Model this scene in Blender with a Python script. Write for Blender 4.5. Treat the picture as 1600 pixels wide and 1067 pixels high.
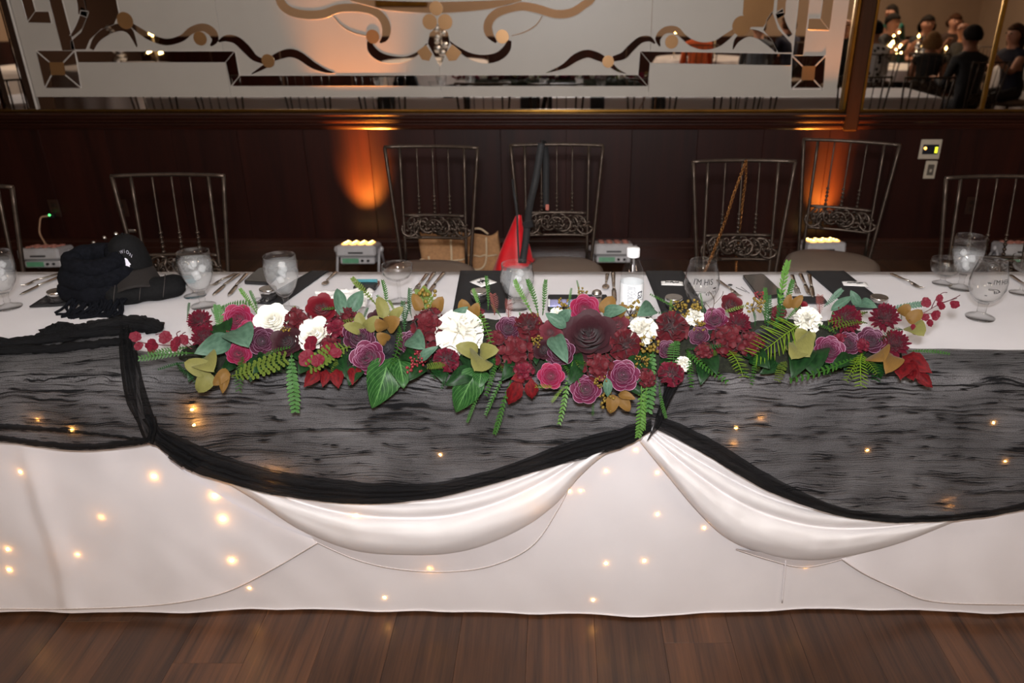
import bpy, bmesh, math, random
from mathutils import Vector, Matrix, Euler, noise
random.seed(7)
for o in list(bpy.data.objects): bpy.data.objects.remove(o)
SC = bpy.context.scene
COL = SC.collection
PI = math.pi

# ------------------------------------------------------------------ camera
H, PITCH, FPX, CU, CV = 1.66, math.radians(24.5), 1200.0, 870.0, 533.5
cam = bpy.data.cameras.new('camera'); camo = bpy.data.objects.new('camera', cam); COL.objects.link(camo)
cam.sensor_width = 36; cam.lens = 27.0; cam.shift_x = -(CU - 800) / 1600
camo.location = (0, 0, H); camo.rotation_euler = (PI / 2 - PITCH, 0, 0)
cam.dof.use_dof = True; cam.dof.focus_distance = 2.05; cam.dof.aperture_fstop = 3.2
cam.clip_start = 0.02
SC.camera = camo

# ------------------------------------------------------------------ world and light
w = bpy.data.worlds.new('world'); SC.world = w; w.use_nodes = True
w.node_tree.nodes['Background'].inputs[0].default_value = (1.0, 0.8, 0.62, 1)
w.node_tree.nodes['Background'].inputs[1].default_value = 0.0
def area(name, loc, target, size, energy, color, size_y=None):
    l = bpy.data.lights.new(name, 'AREA'); l.energy = energy; l.color = color; l.size = size
    if size_y: l.shape = 'RECTANGLE'; l.size_y = size_y
    o = bpy.data.objects.new(name, l); COL.objects.link(o); o.location = loc
    d = Vector(target) - Vector(loc); o.rotation_euler = d.to_track_quat('-Z', 'Y').to_euler()
    return o
# the photographer's diffused flash on the camera, head tilted up: the table is lit by it directly and by the real ceiling it strikes
area('camera_flash_offscreen', (0.0, -0.03, 1.90), (0.0, 2.97, 1.90 + 3.0 * math.tan(math.radians(24))), 0.16, 103, (0.98, 0.98, 1.0))
# the dim warm ceiling lamps of the hall behind the camera
for i, (x, y) in enumerate([(-4.2, -2.2), (0, -2.6), (4.4, -2.0)]):
    area('hall_lamp_offscreen', (x, y, 2.97), (x, y, 0), 0.7, 60, (1.0, 0.76, 0.55))
SC.view_settings.view_transform = 'Standard'; SC.view_settings.look = 'None'
SC.view_settings.gamma = 1.0; SC.view_settings.use_curve_mapping = False
SC.view_settings.exposure = 0.16
try:
    SC.cycles.use_denoising = True; SC.cycles.denoiser = 'OPENIMAGEDENOISE'
    SC.cycles.max_bounces = 10; SC.cycles.transparent_max_bounces = 24
    SC.cycles.caustics_reflective = False; SC.cycles.caustics_refractive = False
    SC.cycles.sample_clamp_indirect = 6.0
except Exception: pass

# ------------------------------------------------------------------ projection helpers (pixel of the 1600x1067 frame -> point on a real plane)
CP, SP = math.cos(PITCH), math.sin(PITCH)
def ray(u, v):
    x, y = (u - CU) / FPX, (CV - v) / FPX
    return Vector((x, CP + y * SP, -SP + y * CP))
def atY(u, v, Y):
    d = ray(u, v); t = Y / d.y; return Vector((d.x * t, Y, H + d.z * t))
def atZ(u, v, Z):
    d = ray(u, v); t = (Z - H) / d.z; return Vector((d.x * t, d.y * t, Z))
def lerp(a, b, t): return a + (b - a) * t
def curve_at(pts, s):
    """piecewise smooth (catmull-rom) value of a point list at s in 0..1 by index"""
    n = len(pts) - 1; f = min(max(s, 0), 1) * n; i = min(int(f), n - 1); t = f - i
    p0, p1, p2, p3 = pts[max(i - 1, 0)], pts[i], pts[i + 1], pts[min(i + 2, n)]
    out = []
    for a, b, c, d in zip(p0, p1, p2, p3):
        out.append(.5 * ((2 * b) + (c - a) * t + (2 * a - 5 * b + 4 * c - d) * t * t + (3 * b - a - 3 * c + d) * t ** 3))
    return out
def resample(pts, n): return [curve_at(pts, i / (n - 1)) for i in range(n)]
def fx(pts, u):
    """linear y(u) from points sorted in u"""
    if u <= pts[0][0]: return pts[0][1]
    for a, b in zip(pts, pts[1:]):
        if u <= b[0]:
            t = (u - a[0]) / (b[0] - a[0]); t = t * t * (3 - 2 * t) * .35 + t * .65
            return a[1] + (b[1] - a[1]) * t
    return pts[-1][1]

# ------------------------------------------------------------------ materials
def srgb(r, g, b):
    def f(c):
        c /= 255.0
        return c / 12.92 if c <= .04045 else ((c + .055) / 1.055) ** 2.4
    return (f(r), f(g), f(b))
MATS = {}
def nodes_of(m): return m.node_tree.nodes, m.node_tree.links
def mat(name, c, rough=.5, metal=0, var=.12, scale=30, bump=0, bscale=200, emit=None, estr=0, trans=0, sheen=0, spec=.5, alpha=1, coat=0, stretch=(1, 1, 1), sss=0, translucent=0):
    if name in MATS: return MATS[name]
    m = bpy.data.materials.new(name); m.use_nodes = True; N, L = nodes_of(m); b = N['Principled BSDF']
    b.inputs['Roughness'].default_value = rough; b.inputs['Metallic'].default_value = metal
    b.inputs['Specular IOR Level'].default_value = spec
    b.inputs['Transmission Weight'].default_value = trans
    b.inputs['Alpha'].default_value = alpha
    b.inputs['Coat Weight'].default_value = coat; b.inputs['Coat Roughness'].default_value = .1
    if sheen: b.inputs['Sheen Weight'].default_value = sheen
    if emit:
        b.inputs['Emission Color'].default_value = (*emit, 1); b.inputs['Emission Strength'].default_value = estr
    b.inputs['Base Color'].default_value = (*c, 1)
    tc = N.new('ShaderNodeTexCoord'); mp = N.new('ShaderNodeMapping'); mp.inputs['Scale'].default_value = stretch
    L.new(tc.outputs['Object'], mp.inputs['Vector'])
    if var:
        nz = N.new('ShaderNodeTexNoise'); nz.inputs['Scale'].default_value = scale; nz.inputs['Detail'].default_value = 4
        L.new(mp.outputs[0], nz.inputs['Vector'])
        rp = N.new('ShaderNodeValToRGB'); e = rp.color_ramp.elements
        e[0].position = .3; e[1].position = .7
        e[0].color = (*[max(0, x * (1 - var)) for x in c], 1); e[1].color = (*[min(1, x * (1 + var)) for x in c], 1)
        L.new(nz.outputs[0], rp.inputs[0]); L.new(rp.outputs[0], b.inputs['Base Color'])
    if bump:
        n2 = N.new('ShaderNodeTexNoise'); n2.inputs['Scale'].default_value = bscale; n2.inputs['Detail'].default_value = 3
        L.new(mp.outputs[0], n2.inputs['Vector'])
        bp = N.new('ShaderNodeBump'); bp.inputs['Strength'].default_value = bump; bp.inputs['Distance'].default_value = .002
        L.new(n2.outputs[0], bp.inputs['Height']); L.new(bp.outputs[0], b.inputs['Normal'])
    if translucent:
        tr = N.new('ShaderNodeBsdfTranslucent'); mx = N.new('ShaderNodeMixShader'); mx.inputs[0].default_value = translucent
        if var: L.new(rp.outputs[0], tr.inputs[0])
        else: tr.inputs[0].default_value = (*c, 1)
        out = [n for n in N if n.type == 'OUTPUT_MATERIAL'][0]
        L.new(b.outputs[0], mx.inputs[1]); L.new(tr.outputs[0], mx.inputs[2]); L.new(mx.outputs[0], out.inputs[0])
    MATS[name] = m; return m
def wood(name, c1, c2, rough=.35, axis='z', gscale=1, coat=.2, rnd=.25, spec=.5):
    if name in MATS: return MATS[name]
    m = bpy.data.materials.new(name); m.use_nodes = True; N, L = nodes_of(m); b = N['Principled BSDF']
    tc = N.new('ShaderNodeTexCoord'); mp = N.new('ShaderNodeMapping'); oi = N.new('ShaderNodeObjectInfo')
    s = {'x': (.8, 14, 14), 'y': (30, 1.1, 30), 'z': (14, 14, .8)}[axis]
    mp.inputs['Scale'].default_value = [k * gscale for k in s]
    ad = N.new('ShaderNodeVectorMath'); ad.operation = 'ADD'
    mu = N.new('ShaderNodeVectorMath'); mu.operation = 'SCALE'; mu.inputs['Scale'].default_value = 40
    cb = N.new('ShaderNodeCombineXYZ')
    for i in range(3): L.new(oi.outputs['Random'], cb.inputs[i])
    L.new(cb.outputs[0], mu.inputs[0]); L.new(tc.outputs['Object'], ad.inputs[0]); L.new(mu.outputs[0], ad.inputs[1]); L.new(ad.outputs[0], mp.inputs['Vector'])
    n1 = N.new('ShaderNodeTexNoise'); n1.inputs['Scale'].default_value = 1.2; n1.inputs['Detail'].default_value = 8; n1.inputs['Roughness'].default_value = .62; n1.inputs['Distortion'].default_value = .6
    L.new(mp.outputs[0], n1.inputs['Vector'])
    n2 = N.new('ShaderNodeTexNoise'); n2.inputs['Scale'].default_value = 7; n2.inputs['Detail'].default_value = 4
    L.new(mp.outputs[0], n2.inputs['Vector'])
    mixf = N.new('ShaderNodeMath'); mixf.operation = 'MULTIPLY_ADD'; mixf.inputs[1].default_value = .35; 
    L.new(n2.outputs[0], mixf.inputs[0]); L.new(n1.outputs[0], mixf.inputs[2])
    rp = N.new('ShaderNodeValToRGB'); e = rp.color_ramp.elements
    e[0].position = .42; e[1].position = .88; e[0].color = (*c1, 1); e[1].color = (*c2, 1)
    L.new(mixf.outputs[0], rp.inputs[0])
    hs = N.new('ShaderNodeHueSaturation'); ma = N.new('ShaderNodeMath'); ma.operation = 'MULTIPLY_ADD'
    ma.inputs[1].default_value = rnd * 2; ma.inputs[2].default_value = 1 - rnd
    L.new(oi.outputs['Random'], ma.inputs[0]); L.new(ma.outputs[0], hs.inputs['Value']); L.new(rp.outputs[0], hs.inputs['Color'])
    L.new(hs.outputs[0], b.inputs['Base Color'])
    b.inputs['Roughness'].default_value = rough; b.inputs['Coat Weight'].default_value = coat; b.inputs['Coat Roughness'].default_value = .25
    b.inputs['Specular IOR Level'].default_value = spec
    bp = N.new('ShaderNodeBump'); bp.inputs['Strength'].default_value = .08; bp.inputs['Distance'].default_value = .002
    L.new(n2.outputs[0], bp.inputs['Height']); L.new(bp.outputs[0], b.inputs['Normal'])
    MATS[name] = m; return m
def thin_glass(name, tint=(.95, .96, .96), edge=(.55, .57, .58), refl=.9):
    """thin clear glass: passes light, darker seen edge-on, mirrors by fresnel"""
    if name in MATS: return MATS[name]
    m = bpy.data.materials.new(name); m.use_nodes = True; N, L = nodes_of(m)
    out = [n for n in N if n.type == 'OUTPUT_MATERIAL'][0]; N.remove(N['Principled BSDF'])
    lw = N.new('ShaderNodeLayerWeight'); lw.inputs['Blend'].default_value = .3
    rp = N.new('ShaderNodeValToRGB'); e = rp.color_ramp.elements
    e[0].position = .45; e[0].color = (*tint, 1); e[1].position = .98; e[1].color = (*edge, 1)
    L.new(lw.outputs['Facing'], rp.inputs[0])
    tr = N.new('ShaderNodeBsdfTransparent'); L.new(rp.outputs[0], tr.inputs[0])
    gl = N.new('ShaderNodeBsdfGlossy'); gl.inputs['Roughness'].default_value = .03
    fr = N.new('ShaderNodeMath'); fr.operation = 'POWER'; fr.inputs[1].default_value = 4.0; l2 = N.new('ShaderNodeLayerWeight'); l2.inputs['Blend'].default_value = .5; L.new(l2.outputs['Facing'], fr.inputs[0])
    nz = N.new('ShaderNodeTexNoise'); nz.inputs['Scale'].default_value = 60
    bp = N.new('ShaderNodeBump'); bp.inputs['Strength'].default_value = .05; bp.inputs['Distance'].default_value = .002
    L.new(nz.outputs[0], bp.inputs['Height']); L.new(bp.outputs[0], gl.inputs['Normal'])
    mm = N.new('ShaderNodeMath'); mm.operation = 'MULTIPLY_ADD'; mm.inputs[1].default_value = refl * .55; mm.inputs[2].default_value = .035 * refl; L.new(fr.outputs[0], mm.inputs[0])
    mx = N.new('ShaderNodeMixShader'); L.new(mm.outputs[0], mx.inputs[0]); L.new(tr.outputs[0], mx.inputs[1]); L.new(gl.outputs[0], mx.inputs[2])
    L.new(mx.outputs[0], out.inputs[0]); MATS[name] = m; return m

# ------------------------------------------------------------------ mesh builder
class MB:
    def __init__(s): s.v = []; s.f = []; s.uv = []; s.mi = []; s.cur = 0
    def vert(s, p, uv=(0, 0)): s.v.append(tuple(p)); s.uv.append(uv); return len(s.v) - 1
    def face(s, ids): s.f.append(tuple(ids)); s.mi.append(s.cur)
    def box(s, c, d, rot=None, bev=0):
        x, y, z = [k / 2 for k in d]; R = Euler(rot).to_matrix() if rot else None
        if bev <= 0:
            P = [Vector(p) for p in [(-x, -y, -z), (x, -y, -z), (x, y, -z), (-x, y, -z), (-x, -y, z), (x, -y, z), (x, y, z), (-x, y, z)]]
            F = [(0, 3, 2, 1), (4, 5, 6, 7), (0, 1, 5, 4), (1, 2, 6, 5), (2, 3, 7, 6), (3, 0, 4, 7)]
        else:
            e = min(bev, x * .9, y * .9, z * .9); P = []; F = []
            def ring(zz, k):
                i0 = len(P)
                for p in [(-x + k, -y, zz), (x - k, -y, zz), (x, -y + k, zz), (x, y - k, zz), (x - k, y, zz), (-x + k, y, zz), (-x, y - k, zz), (-x, -y + k, zz)]: P.append(Vector(p))
                return i0
            def ringin(zz):
                i0 = len(P)
                for p in [(-x + e, -y + e * .99, zz), (x - e, -y + e * .99, zz), (x - e * .99, -y + e, zz), (x - e * .99, y - e, zz), (x - e, y - e * .99, zz), (-x + e, y - e * .99, zz), (-x + e * .99, y - e, zz), (-x + e * .99, -y + e, zz)]: P.append(Vector(p))
                return i0
            rs = [ringin(-z), ring(-z + e, e), ring(z - e, e), ringin(z)]
            for a, b in zip(rs, rs[1:]):
                for i in range(8): F.append((a + i, a + (i + 1) % 8, b + (i + 1) % 8, b + i))
            F.append(tuple(rs[0] + i for i in range(7, -1, -1))); F.append(tuple(rs[3] + i for i in range(8)))
        o = len(s.v)
        for p in P:
            if R: p = R @ p
            s.vert(p + Vector(c))
        for f in F: s.face([i + o for i in f])
        return s
    def grid(s, fn, nu, nv, closeu=False, closev=False):
        o = len(s.v); W = nu if closeu else nu + 1; Hh = nv if closev else nv + 1
        for j in range(Hh):
            for i in range(W): s.vert(fn(i / nu, j / nv), (i / nu, j / nv))
        for j in range(nv):
            for i in range(nu):
                a = o + j * W + i; b = o + j * W + (i + 1) % W; c = o + ((j + 1) % Hh) * W + (i + 1) % W; d = o + ((j + 1) % Hh) * W + i
                s.face((a, b, c, d))
        return s
    def lathe(s, prof, n=24, c=(0, 0, 0), cap=True, flute=None):
        o = len(s.v); c = Vector(c)
        for k, (r, z) in enumerate(prof):
            for i in range(n):
                a = 2 * PI * i / n; rr = r * (flute(a, z) if flute else 1)
                s.vert(c + Vector((rr * math.cos(a), rr * math.sin(a), z)), (i / n, k / max(1, len(prof) - 1)))
        for k in range(len(prof) - 1):
            for i in range(n):
                s.face((o + k * n + i, o + k * n + (i + 1) % n, o + (k + 1) * n + (i + 1) % n, o + (k + 1) * n + i))
        if cap:
            if prof[0][0] > 1e-4: s.face([o + i for i in range(n - 1, -1, -1)])
            e = o + (len(prof) - 1) * n
            if prof[-1][0] > 1e-4: s.face([e + i for i in range(n)])
        return s
    def tube(s, pts, r, n=8, cap=True, close=False):
        pts = [Vector(p) for p in pts]; m = len(pts); o = len(s.v)
        rr = r if isinstance(r, (list, tuple)) else [r] * m
        prev = None
        for k in range(m):
            if close: t = pts[(k + 1) % m] - pts[k - 1]
            else: t = pts[min(k + 1, m - 1)] - pts[max(k - 1, 0)]
            t = t.normalized() if t.length > 1e-9 else Vector((0, 0, 1))
            if prev is None:
                a = Vector((0, 0, 1)) if abs(t.z) < .9 else Vector((1, 0, 0)); nx = t.cross(a).normalized()
            else:
                nx = prev - t * prev.dot(t)
                nx = nx.normalized() if nx.length > 1e-6 else t.orthogonal().normalized()
            prev = nx; ny = t.cross(nx)
            for i in range(n):
                a = 2 * PI * i / n; s.vert(pts[k] + (nx * math.cos(a) + ny * math.sin(a)) * rr[k], (i / n, k / max(1, m - 1)))
        for k in range(m if close else m - 1):
            k2 = (k + 1) % m
            for i in range(n): s.face((o + k * n + i, o + k * n + (i + 1) % n, o + k2 * n + (i + 1) % n, o + k2 * n + i))
        if cap and not close:
            s.face([o + i for i in range(n - 1, -1, -1)]); e = o + (m - 1) * n; s.face([e + i for i in range(n)])
        return s
    def prism(s, front, off):
        """closed prism from a planar polygon (list of Vectors) and an offset vector"""
        o = len(s.v); n = len(front); off = Vector(off)
        for p in front: s.vert(p)
        for p in front: s.vert(Vector(p) + off)
        s.face([o + i for i in range(n)]); s.face([o + n + i for i in range(n - 1, -1, -1)])
        for i in range(n): j = (i + 1) % n; s.face((o + i, o + n + i, o + n + j, o + j))
        return s
    def sphere(s, c, r, n=10, m=7, sc=(1, 1, 1)):
        c = Vector(c)
        def fn(u, v):
            a = 2 * PI * u; b = PI * v
            return c + Vector((r * sc[0] * math.sin(b) * math.cos(a), r * sc[1] * math.sin(b) * math.sin(a), -r * sc[2] * math.cos(b)))
        return s.grid(fn, n, m, closeu=True)
    def mesh(s, name, mats, smooth=True):
        me = bpy.data.meshes.new(name); me.from_pydata(s.v, [], s.f)
        for m in (mats if isinstance(mats, (list, tuple)) else [mats]): me.materials.append(m)
        if any(s.mi): me.polygons.foreach_set('material_index', s.mi)
        uvl = me.uv_layers.new(name='uv'); li = [0] * len(me.loops); me.loops.foreach_get('vertex_index', li)
        flat = []
        for i in li: flat += s.uv[i]
        uvl.data.foreach_set('uv', flat)
        if smooth: me.polygons.foreach_set('use_smooth', [True] * len(me.polygons))
        me.update(); return me
    def build(s, name, mats, parent=None, smooth=True, flat=False):
        return link(name, s.mesh(name, mats, smooth and not flat), parent)
def link(name, data, parent=None, mw=None):
    o = bpy.data.objects.new(name, data); COL.objects.link(o)
    if parent: o.parent = parent
    if mw is not None: o.matrix_local = mw
    return o
def sharpen(o, ang=35):
    m = o.modifiers.new('edges', 'EDGE_SPLIT'); m.split_angle = math.radians(ang); return o
def solid(o, t, off=-1):
    m = o.modifiers.new('thick', 'SOLIDIFY'); m.thickness = t; m.offset = off; return o
def tag(o, label, cat, group=None):
    o['label'] = label; o['category'] = cat
    if group: o['group'] = group
    return o
def thing(name, label, cat, loc=(0, 0, 0), rz=0, group=None):
    o = bpy.data.objects.new(name, None); COL.objects.link(o); o.empty_display_size = .05
    o.location = loc; o.rotation_euler = (0, 0, rz); return tag(o, label, cat, group)
def struct(o): o['kind'] = 'structure'; return o
def kids(o): return [c for c in bpy.data.objects if c.parent == o]
def copy_tree(o, parent=None, childmap=None):
    if childmap is None:
        childmap = {}
        for c in bpy.data.objects:
            if c.parent: childmap.setdefault(c.parent.name, []).append(c)
    c = o.copy(); COL.objects.link(c); c.parent = parent
    for ch in childmap.get(o.name, []): copy_tree(ch, c, childmap)
    return c
def text_mesh(body, size, depth=.0006, spacing=1.0):
    cu = bpy.data.curves.new('lettering', 'FONT'); cu.body = body; cu.size = size; cu.extrude = depth / 2
    cu.align_x = 'CENTER'; cu.align_y = 'CENTER'; cu.space_character = spacing; cu.resolution_u = 3
    o = bpy.data.objects.new('lettering', cu); COL.objects.link(o)
    bpy.context.view_layer.update()
    me = bpy.data.meshes.new_from_object(o.evaluated_get(bpy.context.evaluated_depsgraph_get()))
    bpy.data.objects.remove(o); bpy.data.curves.remove(cu); return me
# ================================================================== THE SETTING
WY = 5.0                      # wall with the mirror
XL, XR, YB, ZC = -7.4, 7.4, -4.6, 3.0
M_floor = wood('floor laminate', srgb(36, 21, 13), srgb(90, 57, 35), .36, 'y', .8, .12, .36)
M_wain = wood('mahogany wainscot', (.0085, .0013, .0009), (.030, .0052, .0028), .45, 'z', .5, .04, .12, .3)
M_rail = wood('mahogany rail', (.012, .0035, .0024), (.045, .012, .007), .22, 'x', .5, .7, .05)
M_plaster = mat('beige plaster', srgb(176, 152, 130), .85, var=.05, scale=3, bump=.1)
M_ceil = mat('ceiling paint', srgb(215, 208, 198), .9, var=.04, scale=3)
M_brass = mat('brass strip', srgb(150, 110, 45), .3, .9, var=.2, scale=12)

# floor: subfloor slab with real planks wherever the camera or the mirror can pick them apart
floor = struct(MB().box((0, .2, -.03), (XR - XL, WY - YB, .04)).build('floor', M_floor, flat=True))
PW = .192
pm = {}
for L in (1.21,):
    b = MB().box((0, 0, 0), (PW - .0005, L - .0005, .0115), bev=.0004); pm[L] = b.mesh('plank', M_floor, False)
ix = 0
for i in range(-18, 17):
    x = i * PW + .012
    y = .55 + ((i * 0.437) % 1.0) * 1.21 - 1.21
    while y < WY:
        yc = y + .605
        if yc + .6 < WY + .0 and yc + .605 > .2:
            o = link('plank', pm[1.21], floor, Matrix.Translation((x, yc, -.00575)))
        elif yc > .2:
            y1 = WY; ln = y1 - y
            if ln > .05:
                MB().box((0, 0, 0), (PW - .0005, ln - .0005, .0115), bev=.0004).build('plank', M_floor, floor, flat=True).location = (x, y + ln / 2, -.00575)
        y += 1.21
# laminate carried on under the tables of the hall (too far to tell the planks apart)
ext = MB()
for (a, bx, c, d) in [(XL, -18.5 * PW + .012, YB, WY), (16.5 * PW + .012, XR, YB, WY), (-18.5 * PW + .012, 16.5 * PW + .012, YB, .2)]:
    ext.box(((a + bx) / 2, (c + d) / 2, -.006), (bx - a, d - c, .011))
e = ext.build('plank_field', M_floor, floor, flat=True); e['kind'] = 'stuff'
# other walls and the ceiling
wr = struct(MB().box((0, YB - .05, ZC / 2), (XR - XL, .1, ZC)).build('wall_rear', M_plaster, flat=True))
for i in range(12):
    MB().box((XL + .62 + 1.233 * i, YB + .012, .47), (1.22, .024, .94), bev=.006).build('board', M_wain, wr, flat=True)
struct(MB().box((XL - .05, .2, ZC / 2), (.1, WY - YB + .2, ZC)).build('wall_left', mat('dark brown drape wall', srgb(70, 50, 40), .9, var=.1), flat=True))
struct(MB().box((XR + .05, .2, ZC / 2), (.1, WY - YB + .2, ZC)).build('wall_right', M_plaster, flat=True))
struct(MB().box((0, .2, ZC + .05), (XR - XL + .2, WY - YB + .2, .1)).build('ceiling', M_ceil, flat=True))
# wall with the wainscot: boards with recessed joints
wall = struct(MB().box((0, WY + .07, ZC / 2), (XR - XL, .1, ZC)).build('wall_back', M_wain, flat=True))
z_rail0, z_rail1 = .862, .985
BW = .42
bm_ = MB().box((0, 0, 0), (BW - .0016, .022, z_rail0), bev=.0012).mesh('board', M_wain, False)
n = int((XR - XL) / BW)
for i in range(n + 1):
    x = XL + (i + .5) * BW - .1
    link('board', bm_, wall, Matrix.Translation((x, WY + .01, z_rail0 / 2)))
# chair rail with its stacked mouldings and the brass strip under the mirror
def extrude_x(prof, x0, x1):
    b = MB(); o = 0; n = len(prof)
    for x in (x0, x1):
        for (y, z) in prof: b.vert((x, y, z))
    for i in range(n): j = (i + 1) % n; b.face((i, j, n + j, n + i))
    b.face(list(range(n - 1, -1, -1))); b.face(list(range(n, 2 * n))); return b
rail = [(WY, .862), (WY - .012, .864), (WY - .02, .875), (WY - .022, .886), (WY - .014, .892), (WY - .014, .900), (WY - .034, .906), (WY - .043, .915), (WY - .043, .922), (WY - .034, .930), (WY - .025, .934), (WY - .025, .944), (WY - .052, .950), (WY - .056, .958), (WY - .052, .966), (WY - .02, .972), (WY, .972)]
tr1 = struct(extrude_x(rail, XL, XR).build('trim_1', M_rail)); sharpen(tr1, 40)
st = extrude_x([(WY, .972), (WY - .018, .972), (WY - .022, .978), (WY - .016, .986), (WY, .986)], XL, XR).build('brass_strip', M_brass, tr1)
bs = [(WY, 0), (WY - .022, 0), (WY - .022, .085), (WY - .016, .09), (WY - .016, .125), (WY - .010, .132), (WY - .008, .148), (WY, .15)]
sharpen(struct(extrude_x(bs, XL, XR).build('baseboard_back', M_rail)), 30)

# ------------------------------------------------------------------ the etched mirror
M_mirror = mat('mirror silver', (.84, .81, .77), .015, 1, var=.02, scale=2)
M_bronze = mat('bronze mirror', srgb(150, 112, 72), .32, .55, var=.06, scale=6)
M_frost = mat('frosted glass', srgb(178, 170, 160), .42, 0, var=.02, scale=5, spec=.4)
M_rim = mat('bevelled glass edge', srgb(205, 198, 190), .2, 0, var=.03, spec=.8)
M_post = wood('dark frame wood', (.010, .0045, .002), (.034, .015, .007), .4, 'z', .6, .05, .05, .2)
ZT = 2.55
def WP(u, v, off=0):
    if v <= 0:
        p = atY(u, 0, WY); z = p.z + (-v) / 60 * .2
        if v < -200: z = ZT - .08
        return Vector((p.x, WY - off, z))
    p = atY(u, v, WY); return Vector((p.x, WY - off, p.z))
mirror = thing('etched_wall_mirror', 'large frosted and clear etched mirror with bronze discs above the chair rail', 'mirror', (0, WY, z_rail1))
def mchild(b, name, m, par=None, flat=True):
    o = b.build(name, m, None, flat=flat)
    o.data.transform(Matrix.Translation((0, -WY, -z_rail1))); o.parent = par or mirror; return o
xm0, xm1 = atY(62, 172, WY).x, atY(1302, 172, WY).x
xpost = atY(1326, 190, WY).x
def slab(x0, x1, z0, z1, y0, y1): return MB().box(((x0 + x1) / 2, (y0 + y1) / 2, (z0 + z1) / 2), (x1 - x0, abs(y1 - y0), z1 - z0))
mchild(slab(xm0 - .0, xpost - .06, z_rail1 + .001, ZT, WY + .019, WY - .004), 'clear_glass', M_mirror)
zf0 = atY(700, 151, WY).z
seams = [xm0 + .004] + [atY(u, 140, WY).x for u in (360, 689, 1013)] + [xm1]
for a, b in zip(seams, seams[1:]):
    mchild(slab(a + .0012, b - .0012, zf0, ZT - .06, WY - .0045, WY - .008), 'frosted_panel', M_frost)
def poly(pts, name='clear_strip', m=None, off=.0085, th=.0025, rim=True):
    P = [WP(u, v, off) for u, v in pts]
    o = mchild(MB().prism([p + Vector((0, -th, 0)) for p in P], (0, th, 0)), name, m or M_mirror)
    if rim:
        b = MB(); c = sum(P, Vector()) / len(P)
        for p, q in zip(P, P[1:] + P[:1]):
            d = (q - p)
            if d.length < 1e-4: continue
            d.normalize(); nrm = Vector((d.z, 0, -d.x)) * .0035
            if nrm.dot((p + q) / 2 - c) < 0: nrm = -nrm
            b.prism([p + Vector((0, -th - .001, 0)), q + Vector((0, -th - .001, 0)), q + nrm + Vector((0, -th * .2, 0)), p + nrm + Vector((0, -th * .2, 0))], (0, th * .5, 0))
        r = mchild(b, 'bevel_edge', M_rim, o); r.matrix_parent_inverse = Matrix()
    return o
def ribbon(pts, name='scroll', m=None, off=.0085, th=.0025, n=None):
    q = resample(pts, n or max(8, len(pts) * 4)); Lf = []; Rt = []
    for i, (u, v, wd) in enumerate(q):
        a, b = q[max(i - 1, 0)], q[min(i + 1, len(q) - 1)]; dx, dy = b[0] - a[0], b[1] - a[1]; l = math.hypot(dx, dy) or 1
        nx, ny = -dy / l, dx / l; wd = max(wd, .6)
        Lf.append((u + nx * wd / 2, v + ny * wd / 2)); Rt.append((u - nx * wd / 2, v - ny * wd / 2))
    b = MB()
    for k in range(len(q) - 1):
        P = [WP(*Lf[k], off), WP(*Lf[k + 1], off), WP(*Rt[k + 1], off), WP(*Rt[k], off)]
        b.prism([p + Vector((0, -th, 0)) for p in P], (0, th, 0))
    o = mchild(b, name, m or M_mirror)
    for side in (Lf,):
        e = MB()
        e.tube([WP(u, v, off + th) for u, v in side], .0022, 4)
        mchild(e, 'bevel_edge', M_rim, o)
    return o
def disc(u, v, r, m=None, off=.0115):
    c = WP(u, v, off); R = r / FPX * 4.78; b = MB()
    b.prism([c + Vector((R * math.cos(a), -.003, R * math.sin(a))) for a in [2 * PI * i / 28 for i in range(28)]], (0, .003, 0))
    return mchild(b, 'bronze_disc', m or M_bronze)
TOP = -260
for p in [[(30, TOP), (50, TOP), (57, 17), (45, 33)], [(45, 35), (57, 18), (78, 18), (82, 36)], [(76, TOP), (94, TOP), (119, 79), (99, 79)],
          [(58, 79), (118, 79), (128, 137), (72, 137)], [(120, 80), (367, 80), (353, 97), (124, 97)], [(368, 80), (375, 118), (362, 134), (354, 97)],
          [(376, 118), (996, 117), (1011, 134), (364, 134)], [(1000, 80), (1015, 98), (1012, 134), (997, 117)], [(1001, 80), (1236, 84), (1235, 102), (1016, 98)],
          [(1237, 87), (1289, 87), (1285, 140), (1235, 140)], [(1245, TOP), (1262, TOP), (1254, 86), (1238, 86)], [(1287, TOP), (1302, TOP), (1295, 47), (1281, 29)],
          [(1263, 29), (1281, 29), (1294, 47), (1261, 46)]]:
    poly(p)
for p in [[(79, 97), (101, 97), (104, 117), (82, 117)], [(1253, 103), (1273, 103), (1271, 125), (1251, 125)]]:
    poly(p, 'bronze_square', M_bronze, off=.0115, rim=False)
for a, c in [((58, 79), (79, 97)), ((128, 137), (104, 117)), ((72, 137), (82, 117)), ((118, 79), (101, 97)), ((1289, 87), (1273, 103)), ((1285, 140), (1271, 125)), ((1235, 140), (1251, 125)), ((1237, 87), (1253, 103))]: mchild(MB().tube([WP(*a, .0125), WP(*c, .0125)], .004, 4), 'mitre_line', M_rim)
for p in [[(140, TOP), (188, TOP), (187, 20), (180, 38), (160, 45), (142, 62), (136, 77), (113, 77), (112, 64), (128, 50), (138, 25)],
          [(1206, 18), (1215, 45), (1236, 68), (1237, 82), (1215, 82), (1205, 62), (1192, 47), (1198, 30)],
          [(686, 38), (700, 50), (703, 65), (697, 85), (688, 105), (678, 85), (669, 68), (672, 52)]]:
    poly(p, 'scroll')
poly([(1156, TOP), (1212, TOP), (1207, 20), (1192, 42), (1172, 42), (1160, 22)], 'bronze_scroll', M_bronze, rim=False)
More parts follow.
